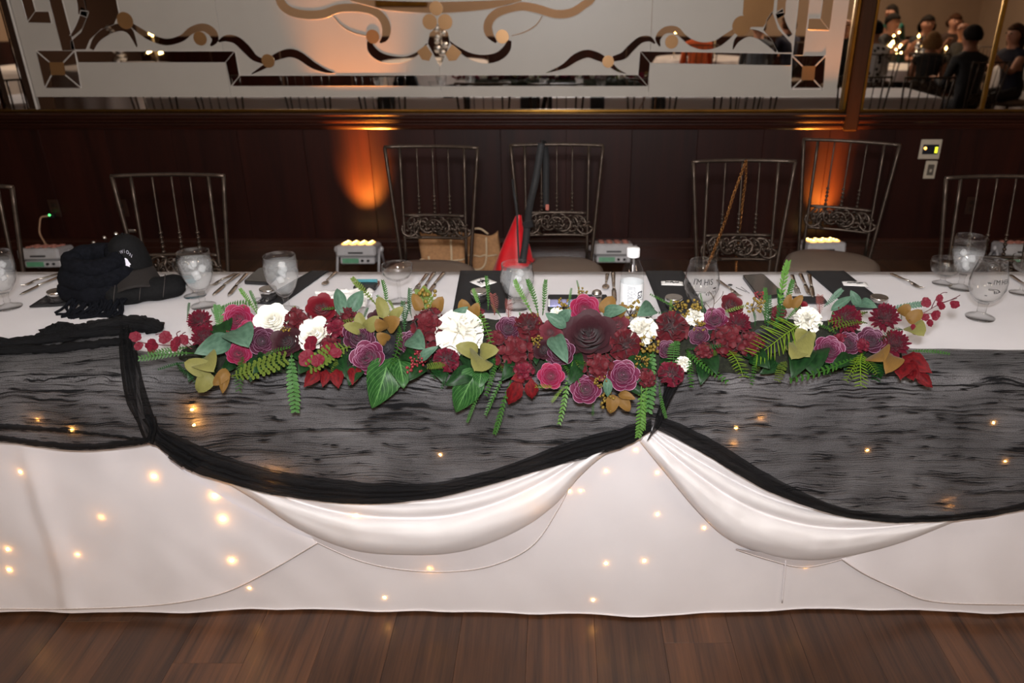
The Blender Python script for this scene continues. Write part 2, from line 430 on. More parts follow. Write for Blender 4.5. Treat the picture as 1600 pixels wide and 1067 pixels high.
for p in [[(652, 80), (666, 70), (676, 84), (671, 95), (660, 93)], [(707, 69), (722, 82), (713, 94), (702, 95), (696, 84)]]:
    poly(p, 'bronze_petal', M_bronze, off=.0115, rim=False)
for r in [[(126, TOP, 12), (129, 0, 14), (134, 15, 13), (127, 38, 12), (112, 57, 4)],
          [(145, 77, 8), (153, 61, 12), (170, 48, 14), (190, 43, 12), (205, 50, 10), (215, 73, 3)],
          [(204, 37, 6), (222, 50, 10), (240, 60, 11), (262, 66, 11), (285, 60, 11), (300, 48, 12), (318, 43, 13), (332, 50, 14), (337, 62, 11), (330, 71, 4)],
          [(343, 65, 4), (355, 60, 11), (370, 63, 13), (385, 76, 14), (398, 90, 11), (412, 96, 8)],
          [(420, 100, 8), (408, 107, 6), (394, 115, 2)],
          [(424, 93, 9), (440, 86, 13), (455, 83, 14), (470, 88, 13), (490, 102, 11), (510, 111, 6), (524, 114, 1)],
          [(436, -40, 12), (438, 0, 14), (453, 17, 14), (478, 23, 14), (505, 22, 14), (527, 14, 13), (550, 12, 13), (577, 15, 13), (595, 25, 13), (604, 42, 14), (602, 58, 12), (594, 66, 4)],
          [(548, 0, 3), (575, 4, 9), (610, 9, 15), (680, 12, 18), (750, 9, 15), (790, 4, 9), (815, 0, 3)],
          [(577, 64, 7), (581, 77, 13), (593, 88, 14), (612, 93, 12), (635, 92, 8), (655, 82, 5), (668, 68, 2)],
          [(796, 63, 7), (791, 77, 13), (778, 88, 14), (757, 92, 14), (735, 87, 10), (715, 75, 6), (703, 64, 2)],
          [(776, 66, 4), (765, 53, 13), (763, 38, 14), (772, 24, 14), (790, 15, 14), (815, 10, 14), (840, 14, 14), (868, 22, 14), (892, 20, 14), (912, 8, 13), (926, -6, 12), (930, -50, 10)],
          [(520, 24, 1.5), (535, 40, 2), (552, 50, 2), (574, 56, 1.5)], [(799, 56, 1.5), (820, 50, 2), (838, 39, 2), (848, 24, 1.5)],
          [(853, 114, 1), (880, 104, 8), (900, 90, 13), (918, 84, 13), (935, 89, 13), (946, 95, 9)], [(955, 102, 8), (965, 110, 5), (978, 115, 1)],
          [(958, 92, 9), (974, 87, 12), (985, 76, 12), (1000, 63, 11), (1014, 61, 9), (1023, 68, 3)],
          [(1031, 72, 3), (1028, 60, 9), (1038, 48, 11), (1055, 47, 12), (1067, 57, 9), (1080, 67, 11), (1098, 72, 12), (1118, 69, 12), (1135, 58, 11), (1148, 47, 7)],
          [(1145, 77, 2), (1152, 62, 9), (1168, 52, 12), (1185, 55, 13), (1202, 67, 12), (1213, 80, 7)],
          [(1220, TOP, 14), (1220, 0, 14), (1217, 18, 13), (1222, 38, 12), (1234, 56, 8)]]:
    ribbon(r)
for d in [(197, 32, 12), (314, 60, 10), (420, 95, 10), (583, 57, 10), (785, 57, 10), (682, 13, 10), (672, 34, 11), (696, 34, 11), (950, 96, 9), (1049, 65, 10), (1158, 40, 14)]:
    disc(*d)
# bevelled clear strips that close the mirror at its left end
xs = [atY(u, 172, WY).x for u in (-300, -60, 4, 24, 44, 60)]
side = thing('bevelled_side_mirror', 'tall clear mirror in narrow upright strips at the end of the etched mirror', 'mirror', (0, WY, z_rail1))
for k, (a, b) in enumerate(zip(xs, xs[1:])):
    t = [0, .012, -.02, .025, -.012][k]; yy = WY - .006
    o = MB().prism([Vector((a + .002, yy - t, z_rail1 + .001)), Vector((b - .002, yy + t * .2, z_rail1 + .001)), Vector((b - .002, yy + t * .2, ZT)), Vector((a + .002, yy - t, ZT))], (0, .008, 0)).build('mirror_strip', M_mirror, flat=True)
    o.data.transform(Matrix.Translation((0, -WY, -z_rail1))); o.parent = side
MB().box((xs[-1] + .004, -.012, (ZT - z_rail1) / 2), (.012, .02, ZT - z_rail1), bev=.004).build('glass_bevel', M_rim, side, flat=True)
# post between the mirrors, and the clear mirror with its brass divider
post = thing('mirror_post', 'dark wooden post with brass edges dividing the etched mirror from the clear mirror', 'post', (xpost, WY, .86))
MB().box((.0, -.03, (ZT - .86) / 2), (.085, .06, ZT - .86), bev=.008).build('post_core', M_post, post, flat=True)
for s_ in (-1, 1):
    MB().box((s_ * .055, -.022, (ZT - z_rail1) / 2 + .125), (.022, .034, ZT - z_rail1), bev=.005).build('brass_edge', M_brass, post, flat=True)
clear = thing('clear_wall_mirror', 'plain clear mirror beside the dark post, reflecting seated guests', 'mirror', (0, WY, z_rail1))
xd = atY(1530, 183, WY).x
for a, b in [(xpost + .068, xd - .012), (xd + .012, 4.6)]:
    MB().box(((a + b) / 2, -.002, (ZT - z_rail1) / 2), (b - a, .008, ZT - z_rail1 - .002)).build('mirror_pane', M_mirror, clear, flat=True)
MB().box((xd, -.010, (ZT - z_rail1) / 2), (.024, .02, ZT - z_rail1 - .002), bev=.004).build('brass_divider', M_brass, clear, flat=True)
# plaster above and beside the mirrors
MB().box((0, WY + .012, (ZT + ZC) / 2 + .005), (XR - XL, .03, ZC - ZT), ).build('upper_plaster', M_plaster, wall, flat=True)
MB().box(((4.6 + XR) / 2 + .002, WY + .012, (ZT + z_rail1) / 2), (XR - 4.6, .03, ZT - z_rail1)).build('side_plaster', M_plaster, wall, flat=True)
MB().box(((xs[0] + XL) / 2, WY + .012, (ZT + z_rail1) / 2), (xs[0] - XL, .03, ZT - z_rail1)).build('side_plaster', M_plaster, wall, flat=True)

# ------------------------------------------------------------------ plates on the wainscot
M_ivory = mat('ivory plastic', srgb(190, 178, 160), .4, var=.03)
M_blackp = mat('black plastic', (.012, .012, .013), .35, var=.05)
YW = WY - .003
def wall_plate(u, v, wd, ht, name, label, cat, dark=False, extra=None):
    p = atY(u, v, YW); t = thing(name, label, cat, (p.x, YW, p.z))
    MB().box((0, -.004, 0), (wd, .008, ht), bev=.003).build('plate', mat('brown plate', srgb(52, 32, 24), .4) if dark else M_ivory, t, flat=True)
    if extra: extra(t)
    return t
def socket(m):
    def f(t):
        for s in (-1, 1):
            b = MB().box((0, -.010, s * .022), (.03, .005, .03), bev=.004); o = b.build('socket', m, t, flat=True)
            MB().box((-.006, -.0128, s * .022), (.002, .001, .009)).box((.006, -.0128, s * .022), (.002, .001, .009)).build('slot', M_blackp, o, flat=True)
    return f
def panel_bits(t):
    MB().box((0, -.0095, .0), (.10, .004, .062), bev=.002).build('display', mat('dark panel glass', (.02, .022, .03), .2), t, flat=True)
    MB().lathe([(.008, 0), (.008, .003), (.0, .004)], 14, (0, 0, 0)).build('amber_lamp', mat('amber lamp', (1, .5, .1), .4, emit=(1, .45, .08), estr=6), t).matrix_local = Matrix.Translation((-.036, -.0115, .008)) @ Matrix.Rotation(PI / 2, 4, 'X')
    for k in range(3):
        MB().box((.036, -.0118, -.016 + .013 * k), (.016, .001, .010)).build('yellow_segment', mat('yellow segment', (.7, .8, .05), .4, emit=(.75, .8, .03), estr=2.2), t, flat=True)
wall_plate(1453, 233, .135, .125, 'control_panel', 'ivory control panel with amber lamp and yellow display on dark wainscot', 'control panel', extra=panel_bits)
def rocker(t):
    MB().box((0, -.0095, 0), (.042, .005, .07), bev=.003).build('switch_frame', mat('grey switch', srgb(90, 82, 74), .4), t, flat=True)
    MB().box((0, -.0125, -.004), (.014, .008, .02), rot=(.3, 0, 0), bev=.002).build('toggle', M_ivory, t, flat=True)
wall_plate(1453, 265, .075, .115, 'light_switch', 'ivory light switch under the control panel', 'switch', extra=rocker)
M_brnp = mat('brown socket', srgb(38, 24, 18), .4)
wall_plate(1517, 321, .07, .115, 'wall_outlet', 'dark brown wall outlet behind the chair under the light switch', 'outlet', True, socket(M_brnp))
wall_plate(192, 325, .07, .115, 'wall_outlet', 'dark brown wall outlet between the chair slats near the black cap', 'outlet', True, socket(M_brnp))
o1 = wall_plate(86, 325, .07, .115, 'wall_outlet', 'dark brown wall outlet with plugged cable above the unlit stage light', 'outlet', True, socket(M_brnp))
# ================================================================== HEAD TABLE, CLOTHS, GAUZE, STRING LIGHTS
TZ, YF, YT = .760, 1.754, 2.563          # table top height, front edge, far edge
TX0, TX1 = -3.82, 3.58
def nz(x, y=0, z=0): return noise.noise(Vector((x, y, z)))
M_cloth = mat('white linen', srgb(236, 232, 235), .75, var=.025, scale=6, bump=.12, bscale=900, sheen=.15, translucent=.16)
M_satin = mat('white satin', srgb(242, 239, 240), .60, var=.02, scale=5, bump=.05, bscale=600, sheen=.1, translucent=.14)
M_hem = mat('hem stitching', srgb(205, 196, 194), .8, var=.1, scale=200)
M_tabtop = mat('grey laminate tabletop', srgb(140, 135, 130), .5, var=.05)
M_steel = mat('grey steel', srgb(110, 110, 112), .4, .8, var=.05)
for k in range(3):
    a = lerp(TX0, TX1, k / 3) + .01; b = lerp(TX0, TX1, (k + 1) / 3) - .01; cx = (a + b) / 2
    t = thing('folding_table', ['folding banquet table under the white cloth, by the black cap', 'folding banquet table under the white cloth, beneath the flower garland', 'folding banquet table under the white cloth, by the two printed glasses'][k], 'table', (cx, (YF + YT) / 2, 0))
    MB().box((0, 0, TZ - .026), (b - a, YT - YF - .03, .03), bev=.004).build('tabletop', M_tabtop, t, flat=True)
    for sx in (-1, 1):
        for sy in (-1, 1):
            MB().tube([(sx * (b - a) * .38, sy * .28, 0), (sx * (b - a) * .38, sy * .28, TZ - .035)], .014, 8).build('leg', M_steel, t)

cloth = thing('tablecloth', 'long white tablecloth with floor-length front skirt on the head table', 'tablecloth', (0, YF, 0))
def front_wave(x, z):
    d = (TZ - z) / TZ
    return -.006 - .012 * d * math.sin(x * 4.1 + 1.3) * .6 - .026 * d * nz(x * 1.7, z * 1.2, 3) - .009 * d * nz(x * 6, z * 2.5, 9) - .005 * d * nz(x * 9 + z * 7, z * 3, 2) - .03 * d ** 2
def table_section():
    pts = []                      # (y, z) across: back hem -> back edge -> front edge
    for i in range(10): pts.append(('b', i / 9))
    return pts
b = MB(); NX = 260
secs = [('b', t / 9) for t in range(10)] + [('t', t / 14) for t in range(1, 15)] + [('f', t / 22) for t in range(1, 23)]
def cfn(s, j):
    x = lerp(TX0, TX1, s); kind, t = secs[j]
    if kind == 'b':
        z = lerp(.53, TZ, t); d = (TZ - z)
        return Vector((x, YT + .004 + .03 * d + .05 * d * math.sin(x * 9) + .03 * d * nz(x * 3, z, 1), z))
    if kind == 't':
        y = lerp(YT, YF, t); w_ = .0016 * nz(x * 5, y * 5, 4) + .0012 * nz(x * 2.2, y * 9, 7)
        crease = .003 * math.exp(-((y - (2.12 + .02 * nz(x * .8, 0, 2))) / .006) ** 2)
        return Vector((x, y, TZ + .0006 + w_ * (1 if 0 < t < 1 else 0) + crease))
    z = lerp(TZ, .004, t); return Vector((x, YF + front_wave(x, z), z + (.003 * nz(x * 3, 0, 5) + .003 if t == 1 else 0)))
for j in range(len(secs)):
    for i in range(NX + 1): p = cfn(i / NX, j); b.vert((p.x, p.y - YF, p.z), (p.x, j / len(secs)))
for j in range(len(secs) - 1):
    for i in range(NX):
        a = j * (NX + 1) + i; b.face((a, a + 1, a + NX + 2, a + NX + 1))
ct = b.build('cloth_sheet', M_cloth, cloth)
hb = MB(); hb.tube([Vector((x, front_wave(x, .012) - .002, .010)) for x in [lerp(TX0, TX1, i / 200) for i in range(201)]], .0028, 5)
hb.build('skirt_hem', M_cloth, cloth)
for u0 in (1222,):
    hb = MB(); hb.tube([atY(u0 + (1 - k / 12) * 6, lerp(872, 941, k / 12), YF - .0465 + .014 * (1 - k / 12)) - Vector((0, YF, 0)) for k in range(13)], .0022, 5)
    hb.build('seam_fold', M_cloth, cloth)
for sx, X in ((-1, TX0), (1, TX1)):
    e = MB(); e.grid(lambda s, t: Vector((X + sx * (.004 + .03 * t * math.sin(s * 14) ** 2), lerp(YT, YF, s) - YF, lerp(TZ, .01, t))), 30, 8)
    e.build('end_drop', M_cloth, cloth)

# ------------------------------------------------------------------ pixel-drawn sheets laid on the front of the table
def sheet(top, bot, Yfn, nu, nt, uvlen=None):
    """grid between two drawn edges; Yfn(s,t,p) gives the sheet's own distance; uv in metres"""
    bb = MB(); o = 0
    for j in range(nt + 1):
        t = j / nt
        for i in range(nu + 1):
            s = i / nu; a = curve_at(top, s); c = curve_at(bot, s); u, v = lerp(a[0], c[0], t), lerp(a[1], c[1], t)
            p = atY(u, v, Yfn(s, t, u, v)); bb.vert((p.x, p.y - YF, p.z), (p.x, -p.z))
    for j in range(nt):
        for i in range(nu):
            a = j * (nu + 1) + i; bb.face((a, a + nu + 1, a + nu + 2, a + 1))
    return bb
def skirtY(u, v):
    p = atY(u, v, YF - .03); return YF + front_wave(p.x, max(0, p.z))
def fold(u, v):
    if u > 300: return 0
    d = u - fx([(700, 36), (790, 60), (850, 82), (905, 97), (951, 104)], v); k = max(0, min(1, (v - 690) / 60)); return k * (.013 * math.exp(-(d / 9) ** 2) if d < 0 else .013 * math.exp(-(d / 26) ** 2))
def overlay(name, top, bot, gap, nu=60, nt=26):
    def yf(s, t, u, v):
        return skirtY(u, v) - gap - .005 * t - .010 * t * nz(u * .006, v * .006, 6) - .004 * nz(u * .02, v * .012, 8) - fold(u, v)
    o = sheet(top, bot, yf, nu, nt).build(name, M_cloth, cloth)
    e = MB(); q = [curve_at(bot, k / 60) for k in range(61)]
    e.tube([atY(u, v, yf(k / 60, 1, u, v) - .0012) - Vector((0, YF, 0)) for k, (u, v) in enumerate(q)], .0016, 5)
    e.build('rolled_hem', M_hem, o)
    return o
overlay('overlay_panel', [(-140, 600), (0, 610), (120, 620), (225, 650), (262, 716), (345, 775), (420, 815), (494, 844)],
        [(-140, 951), (0, 951), (105, 951), (235, 946), (318, 934), (372, 917), (435, 884), (496, 848)], .012, nu=180)
overlay('overlay_panel', [(1312, 868), (1380, 830), (1460, 790), (1560, 760), (1640, 750), (1740, 740)],
        [(1316, 874), (1352, 897), (1400, 919), (1455, 939), (1560, 944), (1740, 944)], .012)
# satin swags: gathered folds that bulge from the skirt
def swag(name, top, bot, folds, base=.02, ends=(.05, .05), nu=90, nt=64, amp=1.0):
    def yf(s, t, u, v):
        en = min(1, .25 + s / ends[0] * .75) * min(1, .25 + (1 - s) / ends[1] * .75)
        y = 0
        for (a, c, h) in folds:
            if a <= t <= c: k = (t - a) / (c - a); y = max(y, h * (math.sin(PI * k) ** .5))
        return skirtY(u, v) - base - amp * en * y - .004 * nz(s * 9, t * 6, 2) - .003 * nz(s * 22, t * 3, 12) * en
    return sheet(top, bot, yf, nu, nt).build(name, M_satin, cloth)
def flap(top, bot, gap):
    def yf(s, t, u, v): return skirtY(u, v) - gap * (1 - .55 * t) - .004 * nz(u * .012, v * .012, 3)
    o = sheet(top, bot, yf, 50, 14).build('swag_flap', M_cloth, cloth)
    e = MB(); e.tube([atY(*curve_at(bot, k / 50), yf(k / 50, 1, *curve_at(bot, k / 50)) - .001) - Vector((0, YF, 0)) for k in range(51)], .0016, 5); e.build('rolled_hem', M_hem, o)
flap([(480, 825), (560, 850), (630, 858), (710, 855), (790, 830), (850, 790), (888, 750)], [(492, 846), (556, 874), (622, 889), (700, 893), (770, 883), (832, 852), (872, 795), (892, 755)], .030)
swag('satin_swag', [(255, 690), (400, 732), (520, 752), (640, 760), (740, 748), (840, 720), (930, 690), (1006, 664)],
     [(300, 722), (392, 777), (470, 828), (556, 861), (640, 868), (724, 862), (806, 832), (866, 790), (908, 742), (952, 706), (1010, 684)],
     [(0, .24, .016), (.24, .46, .026), (.46, 1.0, .046)], ends=(.3, .2))
flap([(1150, 857), (1200, 864), (1250, 870), (1300, 868), (1337, 865)], [(1150, 858), (1200, 874), (1252, 886), (1300, 878), (1338, 866)], .030)
swag('satin_swag', [(1022, 664), (1070, 690), (1140, 722), (1220, 758), (1310, 782), (1400, 795), (1492, 800)],
     [(1000, 690), (1038, 737), (1084, 792), (1132, 838), (1190, 864), (1256, 876), (1330, 868), (1410, 847), (1492, 815)],
     [(0, .22, .014), (.22, .46, .028), (.46, 1.0, .046)], ends=(.12, .3))

# ------------------------------------------------------------------ black gauze runner
def gauze(name, lo, hi, line=(3.0, 75.0), crease=.5):
    m = bpy.data.materials.new(name); m.use_nodes = True; N, L = nodes_of(m)
    out = [n for n in N if n.type == 'OUTPUT_MATERIAL'][0]; b = N['Principled BSDF']
    b.inputs['Base Color'].default_value = (.007, .007, .008, 1); b.inputs['Roughness'].default_value = .9; b.inputs['Specular IOR Level'].default_value = .15
    uv = N.new('ShaderNodeUVMap'); uv.uv_map = 'uv'; mp = N.new('ShaderNodeMapping'); mp.inputs['Scale'].default_value = (line[0], line[1], 1)
    # slow wander so the crinkles branch and merge
    nw = N.new('ShaderNodeTexNoise'); nw.inputs['Scale'].default_value = 7; nw.inputs['Detail'].default_value = 3
    L.new(uv.outputs[0], nw.inputs['Vector'])
    sb = N.new('ShaderNodeVectorMath'); sb.operation = 'SUBTRACT'; sb.inputs[1].default_value = (.5, .5, .5); L.new(nw.outputs[1], sb.inputs[0])
    sc = N.new('ShaderNodeVectorMath'); sc.operation = 'SCALE'; sc.inputs['Scale'].default_value = .035; L.new(sb.outputs[0], sc.inputs[0])
    ad = N.new('ShaderNodeVectorMath'); ad.operation = 'ADD'; L.new(uv.outputs[0], ad.inputs[0]); L.new(sc.outputs[0], ad.inputs[1]); L.new(ad.outputs[0], mp.inputs['Vector'])
    def noise_(scale, det, rough=.55):
        n = N.new('ShaderNodeTexNoise'); n.inputs['Scale'].default_value = scale; n.inputs['Detail'].default_value = det; n.inputs['Roughness'].default_value = rough
        L.new(mp.outputs[0], n.inputs['Vector']); return n
    n1 = noise_(1.0, 1.5); n2 = noise_(2.2, 1.0)
    def ridge(n, wd):
        s = N.new('ShaderNodeMath'); s.operation = 'SUBTRACT'; s.inputs[1].default_value = .5; L.new(n.outputs[0], s.inputs[0])
        a = N.new('ShaderNodeMath'); a.operation = 'ABSOLUTE'; L.new(s.outputs[0], a.inputs[0])
        r = N.new('ShaderNodeMapRange'); r.inputs['From Min'].default_value = 0; r.inputs['From Max'].default_value = wd; r.inputs['To Min'].default_value = 1; r.inputs['To Max'].default_value = 0
        L.new(a.outputs[0], r.inputs['Value']); return r
    r1, r2 = ridge(n1, .022), ridge(n2, .020)
    h = N.new('ShaderNodeMath'); h.operation = 'MULTIPLY_ADD'; h.inputs[1].default_value = .45; L.new(r2.outputs[0], h.inputs[0]); L.new(r1.outputs[0], h.inputs[2])
    nl = N.new('ShaderNodeTexNoise'); nl.inputs['Scale'].default_value = 5; nl.inputs['Detail'].default_value = 3; L.new(uv.outputs[0], nl.inputs['Vector'])
    ml = N.new('ShaderNodeMapRange'); ml.inputs['From Min'].default_value = .3; ml.inputs['From Max'].default_value = .7; ml.inputs['To Min'].default_value = lo; ml.inputs['To Max'].default_value = hi
    L.new(nl.outputs[0], ml.inputs['Value'])
    nf = N.new('ShaderNodeTexNoise'); nf.inputs['Scale'].default_value = 420; nf.inputs['Detail'].default_value = 1; L.new(uv.outputs[0], nf.inputs['Vector'])
    mf = N.new('ShaderNodeMath'); mf.operation = 'MULTIPLY_ADD'; mf.inputs[1].default_value = .5; L.new(nf.outputs[0], mf.inputs[0]); L.new(ml.outputs[0], mf.inputs[2])
    ms = N.new('ShaderNodeMath'); ms.operation = 'SUBTRACT'; ms.inputs[1].default_value = .25; L.new(mf.outputs[0], ms.inputs[0]); ml = ms
    al = N.new('ShaderNodeMath'); al.operation = 'MULTIPLY_ADD'; al.inputs[1].default_value = crease; al.use_clamp = True
    L.new(h.outputs[0], al.inputs[0]); L.new(ml.outputs[0], al.inputs[2])
    tr = N.new('ShaderNodeBsdfTransparent'); mx = N.new('ShaderNodeMixShader')
    L.new(al.outputs[0], mx.inputs[0]); L.new(tr.outputs[0], mx.inputs[1]); L.new(b.outputs[0], mx.inputs[2]); L.new(mx.outputs[0], out.inputs[0])
    bp = N.new('ShaderNodeBump'); bp.inputs['Strength'].default_value = .5; bp.inputs['Distance'].default_value = .004
    L.new(h.outputs[0], bp.inputs['Height']); L.new(bp.outputs[0], b.inputs['Normal'])
    return m
M_g1 = gauze('black cheesecloth', .52, .74, (2.4, 88.0), .55)
M_g2 = gauze('black cheesecloth doubled', .70, .96, (2.0, 120), .5)
runner = thing('gauze_runner', 'sheer crinkled black gauze runner swagged over the front of the white tablecloth', 'table runner', (0, YF, 0))
GAP = .034
def gfront(u, v, s=0, t=0):
    p = atY(u, v, YF - .04)
    return YF - GAP - .006 - .022 * max(0, (TZ - p.z) / .4) - .006 * nz(u * .02, v * .05, 21) - .004 * nz(u * .008, v * .12, 5)
def gauze_sheet(name, back, hem, nu=110, ntop=12, nfr=46, m=None):
    """from the drawn back edge on the table top, over the front edge, down to the drawn hem"""
    bb = MB(); rows = ntop + nfr
    for j in range(rows + 1):
        for i in range(nu + 1):
            s = i / nu; bk = curve_at(back, s); hm = curve_at(hem, s)
            pb = atZ(bk[0], bk[1], TZ + .004)
            pe_u = lerp(bk[0], hm[0], .28)
            pe = atY(pe_u, 588, YF - .008); xe = pe.x
            if j <= ntop:
                t = j / ntop; p = pb.lerp(Vector((xe, YF - .006, TZ + .004)), t)
                p.z += .0025 + .0025 * nz(p.x * 6, p.y * 40, 5) + .0015 * nz(p.x * 15, p.y * 90, 1)
                if t > .85: p.z -= .002 * (t - .85) / .15
                length = (t - 1) * .12
            else:
                t = (j - ntop) / nfr; p0 = Vector((xe, YF - .010, TZ - .002))
                ph = atY(hm[0], hm[1], gfront(hm[0], hm[1]) - .010); tt = t
                p = p0.lerp(ph, tt)
                p.y = lerp(YF - .012, ph.y, t) - .016 * math.sin(PI * min(1, t * 1.15) * .87) + .004 * nz(p.x * 5, p.z * 26, 5) + .003 * nz(p.x * 12, p.z * 60, 8)
                length = t * (TZ - ph.z)
            bb.vert((p.x, p.y - YF, p.z), (p.x, length * 1.0))
    for j in range(rows):
        for i in range(nu):
            a = j * (nu + 1) + i; bb.face((a, a + nu + 1, a + nu + 2, a + 1))
    return bb.build(name, m or M_g1, runner)
hem1 = [(-160, 684), (-60, 688), (0, 689), (60, 697), (130, 702), (190, 698), (232, 692)]
hem2 = [(246, 694), (300, 733), (400, 765), (500, 781), (590, 785), (690, 774), (790, 749), (890, 720), (970, 698), (1016, 672)]
hem3 = [(1030, 664), (1105, 710), (1200, 765), (1300, 801), (1376, 813), (1440, 814), (1520, 808), (1600, 794), (1700, 765), (1790, 730)]
gauze_sheet('gauze_swag', [(-160, 536), (-60, 535), (0, 533), (70, 530), (130, 523), (180, 515), (204, 513)], hem1, 60)
gauze_sheet('gauze_swag', [(205, 548), (300, 556), (420, 556), (560, 554), (700, 554), (840, 554), (960, 556), (1030, 560), (1062, 566)], hem2, 140)
gauze_sheet('gauze_swag', [(1040, 566), (1075, 556), (1180, 550), (1300, 546), (1440, 545), (1560, 547), (1700, 549), (1790, 550)], hem3, 110)
def band(lo, hi, folds, name='gathered_hem', depth=.014, nu=120, nt=28, m=None, yoff=0, ontable=None):
    """gathered strip between two drawn lines; corrugated along its length"""
    bb = MB()
    for j in range(nt + 1):
        t = j / nt
        for i in range(nu + 1):
            s = i / nu; a = curve_at(lo, s); c = curve_at(hi, s)
            wob = 1.6 * nz(s * 26, t * 2, 3) + 1.0 * nz(s * 60, t * 3, 7)
            u, v = lerp(a[0], c[0], t), lerp(a[1], c[1], t) + wob
            ridge_ = abs(math.sin(PI * folds * (t + .10 * nz(s * 5, t * 3, 1)))) ; ends = min(1, t * 6, (1 - t) * 6)
            dy = depth * (.3 + .7 * ridge_) * (.4 + .6 * ends)
            if ontable and v < 586:
                k = min(1, (586 - v) / 14.0)
                p = atZ(u, v, TZ + .006 + dy * 1.4); q = atY(u, v, YF - .012 - dy)
                p = q.lerp(p, k)
            else:
                p = atY(u, v, gfront(u, v) - .012 - dy - yoff)
            bb.vert((p.x, p.y - YF, p.z), (s * 1.2, t * .14))
    for j in range(nt):
        for i in range(nu):
            a = j * (nu + 1) + i; bb.face((a, a + 1, a + nu + 2, a + nu + 1))
    return bb.build(name, m or M_g2, runner)
band(hem1, [(u, v - 9) for u, v in hem1], 1, depth=.008)
band([(-160, 672), (-40, 670), (30, 672), (100, 676), (170, 682), (225, 690)], [(-160, 660), (-40, 661), (30, 663), (100, 670), (170, 678), (225, 684)], 1, 'crease', depth=.006)
band([(246, 694), (276, 716), (300, 736), (350, 752), (420, 771), (500, 783), (590, 787), (690, 776), (790, 750), (890, 721), (970, 699), (1018, 674)],
     [(252, 668), (286, 684), (330, 704), (390, 724), (450, 738), (520, 748), (600, 755), (690, 752), (790, 727), (890, 690), (970, 668), (1018, 654)], 4, depth=.016)
band([(1022, 668), (1105, 712), (1200, 767), (1300, 803), (1376, 815), (1440, 816), (1520, 810), (1600, 796), (1700, 767), (1790, 732)],
     [(1028, 648), (1105, 682), (1200, 740), (1300, 788), (1376, 803), (1440, 806), (1520, 800), (1600, 785), (1700, 757), (1790, 722)], 2, depth=.014)
# vertical gather by the left end of the flowers, and the knot over the satin's pinch
band([(186, 506), (186, 545), (190, 590), (198, 630), (212, 656), (226, 688), (246, 698), (276, 722), (300, 738)],
     [(210, 512), (214, 545), (222, 588), (234, 630), (246, 662), (258, 676), (276, 690), (300, 704), (322, 716)], 3, 'gather', .020, 80, 24, ontable=True)
band([(226, 690), (231, 680), (232, 668), (222, 655)], [(240, 694), (243, 682), (246, 668), (244, 650)], 2, 'gather', .02, 20, 14, yoff=.012)
band([(262, 715), (272, 722), (284, 730)], [(268, 700), (290, 708), (304, 716)], 2, 'gather', .018, 20, 12, yoff=.012)
band([(1010, 690), (1020, 668), (1028, 640), (1040, 606), (1046, 590)], [(1030, 668), (1036, 656), (1046, 630), (1060, 604), (1066, 590)], 2, 'gather', .022, 40, 16, yoff=.004)
# crumpled roll of gauze along its back edge on the table, left of the flowers
def roll(pts, rad, name='rolled_edge', seed=0, zlift=0):
    bb = MB(); q = resample(pts, 70); P = [atZ(u, v, TZ + .010 + zlift) for u, v in q]; n = 14
    for k, p in enumerate(P):
        t = (P[min(k + 1, 69)] - P[max(k - 1, 0)]).normalized(); nx = Vector((-t.y, t.x, 0))
        en = min(1, .15 + k / 8, .15 + (69 - k) / 8)
        for i in range(n):
            a = 2 * PI * i / n; r = rad * en * (1 + .55 * nz(k * .22, i * .8, seed) + .3 * nz(k * .7, i * 1.3, seed + 4))
            z = max(.004, .010 + zlift + r * .8 * math.sin(a)); pp = p + nx * (r * 1.5 * math.cos(a)); bb.vert((pp.x, pp.y - YF, TZ + z), (pp.x, i / n * .1))
    for k in range(69):
        for i in range(n): bb.face((k * n + i, k * n + (i + 1) % n, (k + 1) * n + (i + 1) % n, (k + 1) * n + i))
    return bb.build(name, M_g2, runner)
roll([(-160, 540), (-60, 538), (0, 536), (60, 532), (120, 524), (190, 516), (240, 512)], .016, seed=1)
roll([(72, 520), (95, 514), (130, 518), (160, 508), (200, 503), (228, 508), (252, 516)], .020, seed=5, zlift=.008)
roll([(72, 526), (84, 516), (104, 518), (112, 528)], .017, seed=9, zlift=.004)
roll([(-100, 552), (0, 548), (90, 544), (160, 536), (200, 534)], .012, seed=12)

# ------------------------------------------------------------------ string lights behind and between the cloths
lights = thing('string_lights', 'warm white string lights glowing through the white table skirt', 'string lights', (0, YF, 0))
M_bulb = mat('warm led', (1, .7, .3), .4, emit=(1.0, .44, .09), estr=85, var=0)
M_wire = mat('clear wire', srgb(170, 160, 150), .4, var=.1)
bulb = MB().sphere((0, 0, 0), .0036, 10, 8, (1, .8, 1.3)).mesh('bulb', M_bulb)
BUL = [(32, 737), (240, 745), (335, 776), (347, 812), (362, 876), (122, 865), (12, 858), (14, 890), (390, 918), (601, 933), (112, 672), (303, 664), (427, 750), (688, 710),
       (557, 803), (890, 767), (907, 766), (947, 735), (993, 702), (1027, 738), (1027, 803), (1100, 824), (947, 880), (1007, 876), (927, 937), (1258, 884), (835, 779), (672, 886),
       (1355, 703), (1552, 660), (1480, 786), (1570, 720), (1150, 668), (1188, 650), (300, 640), (160, 806), (60, 655), (1145, 690)]
random.seed(11)
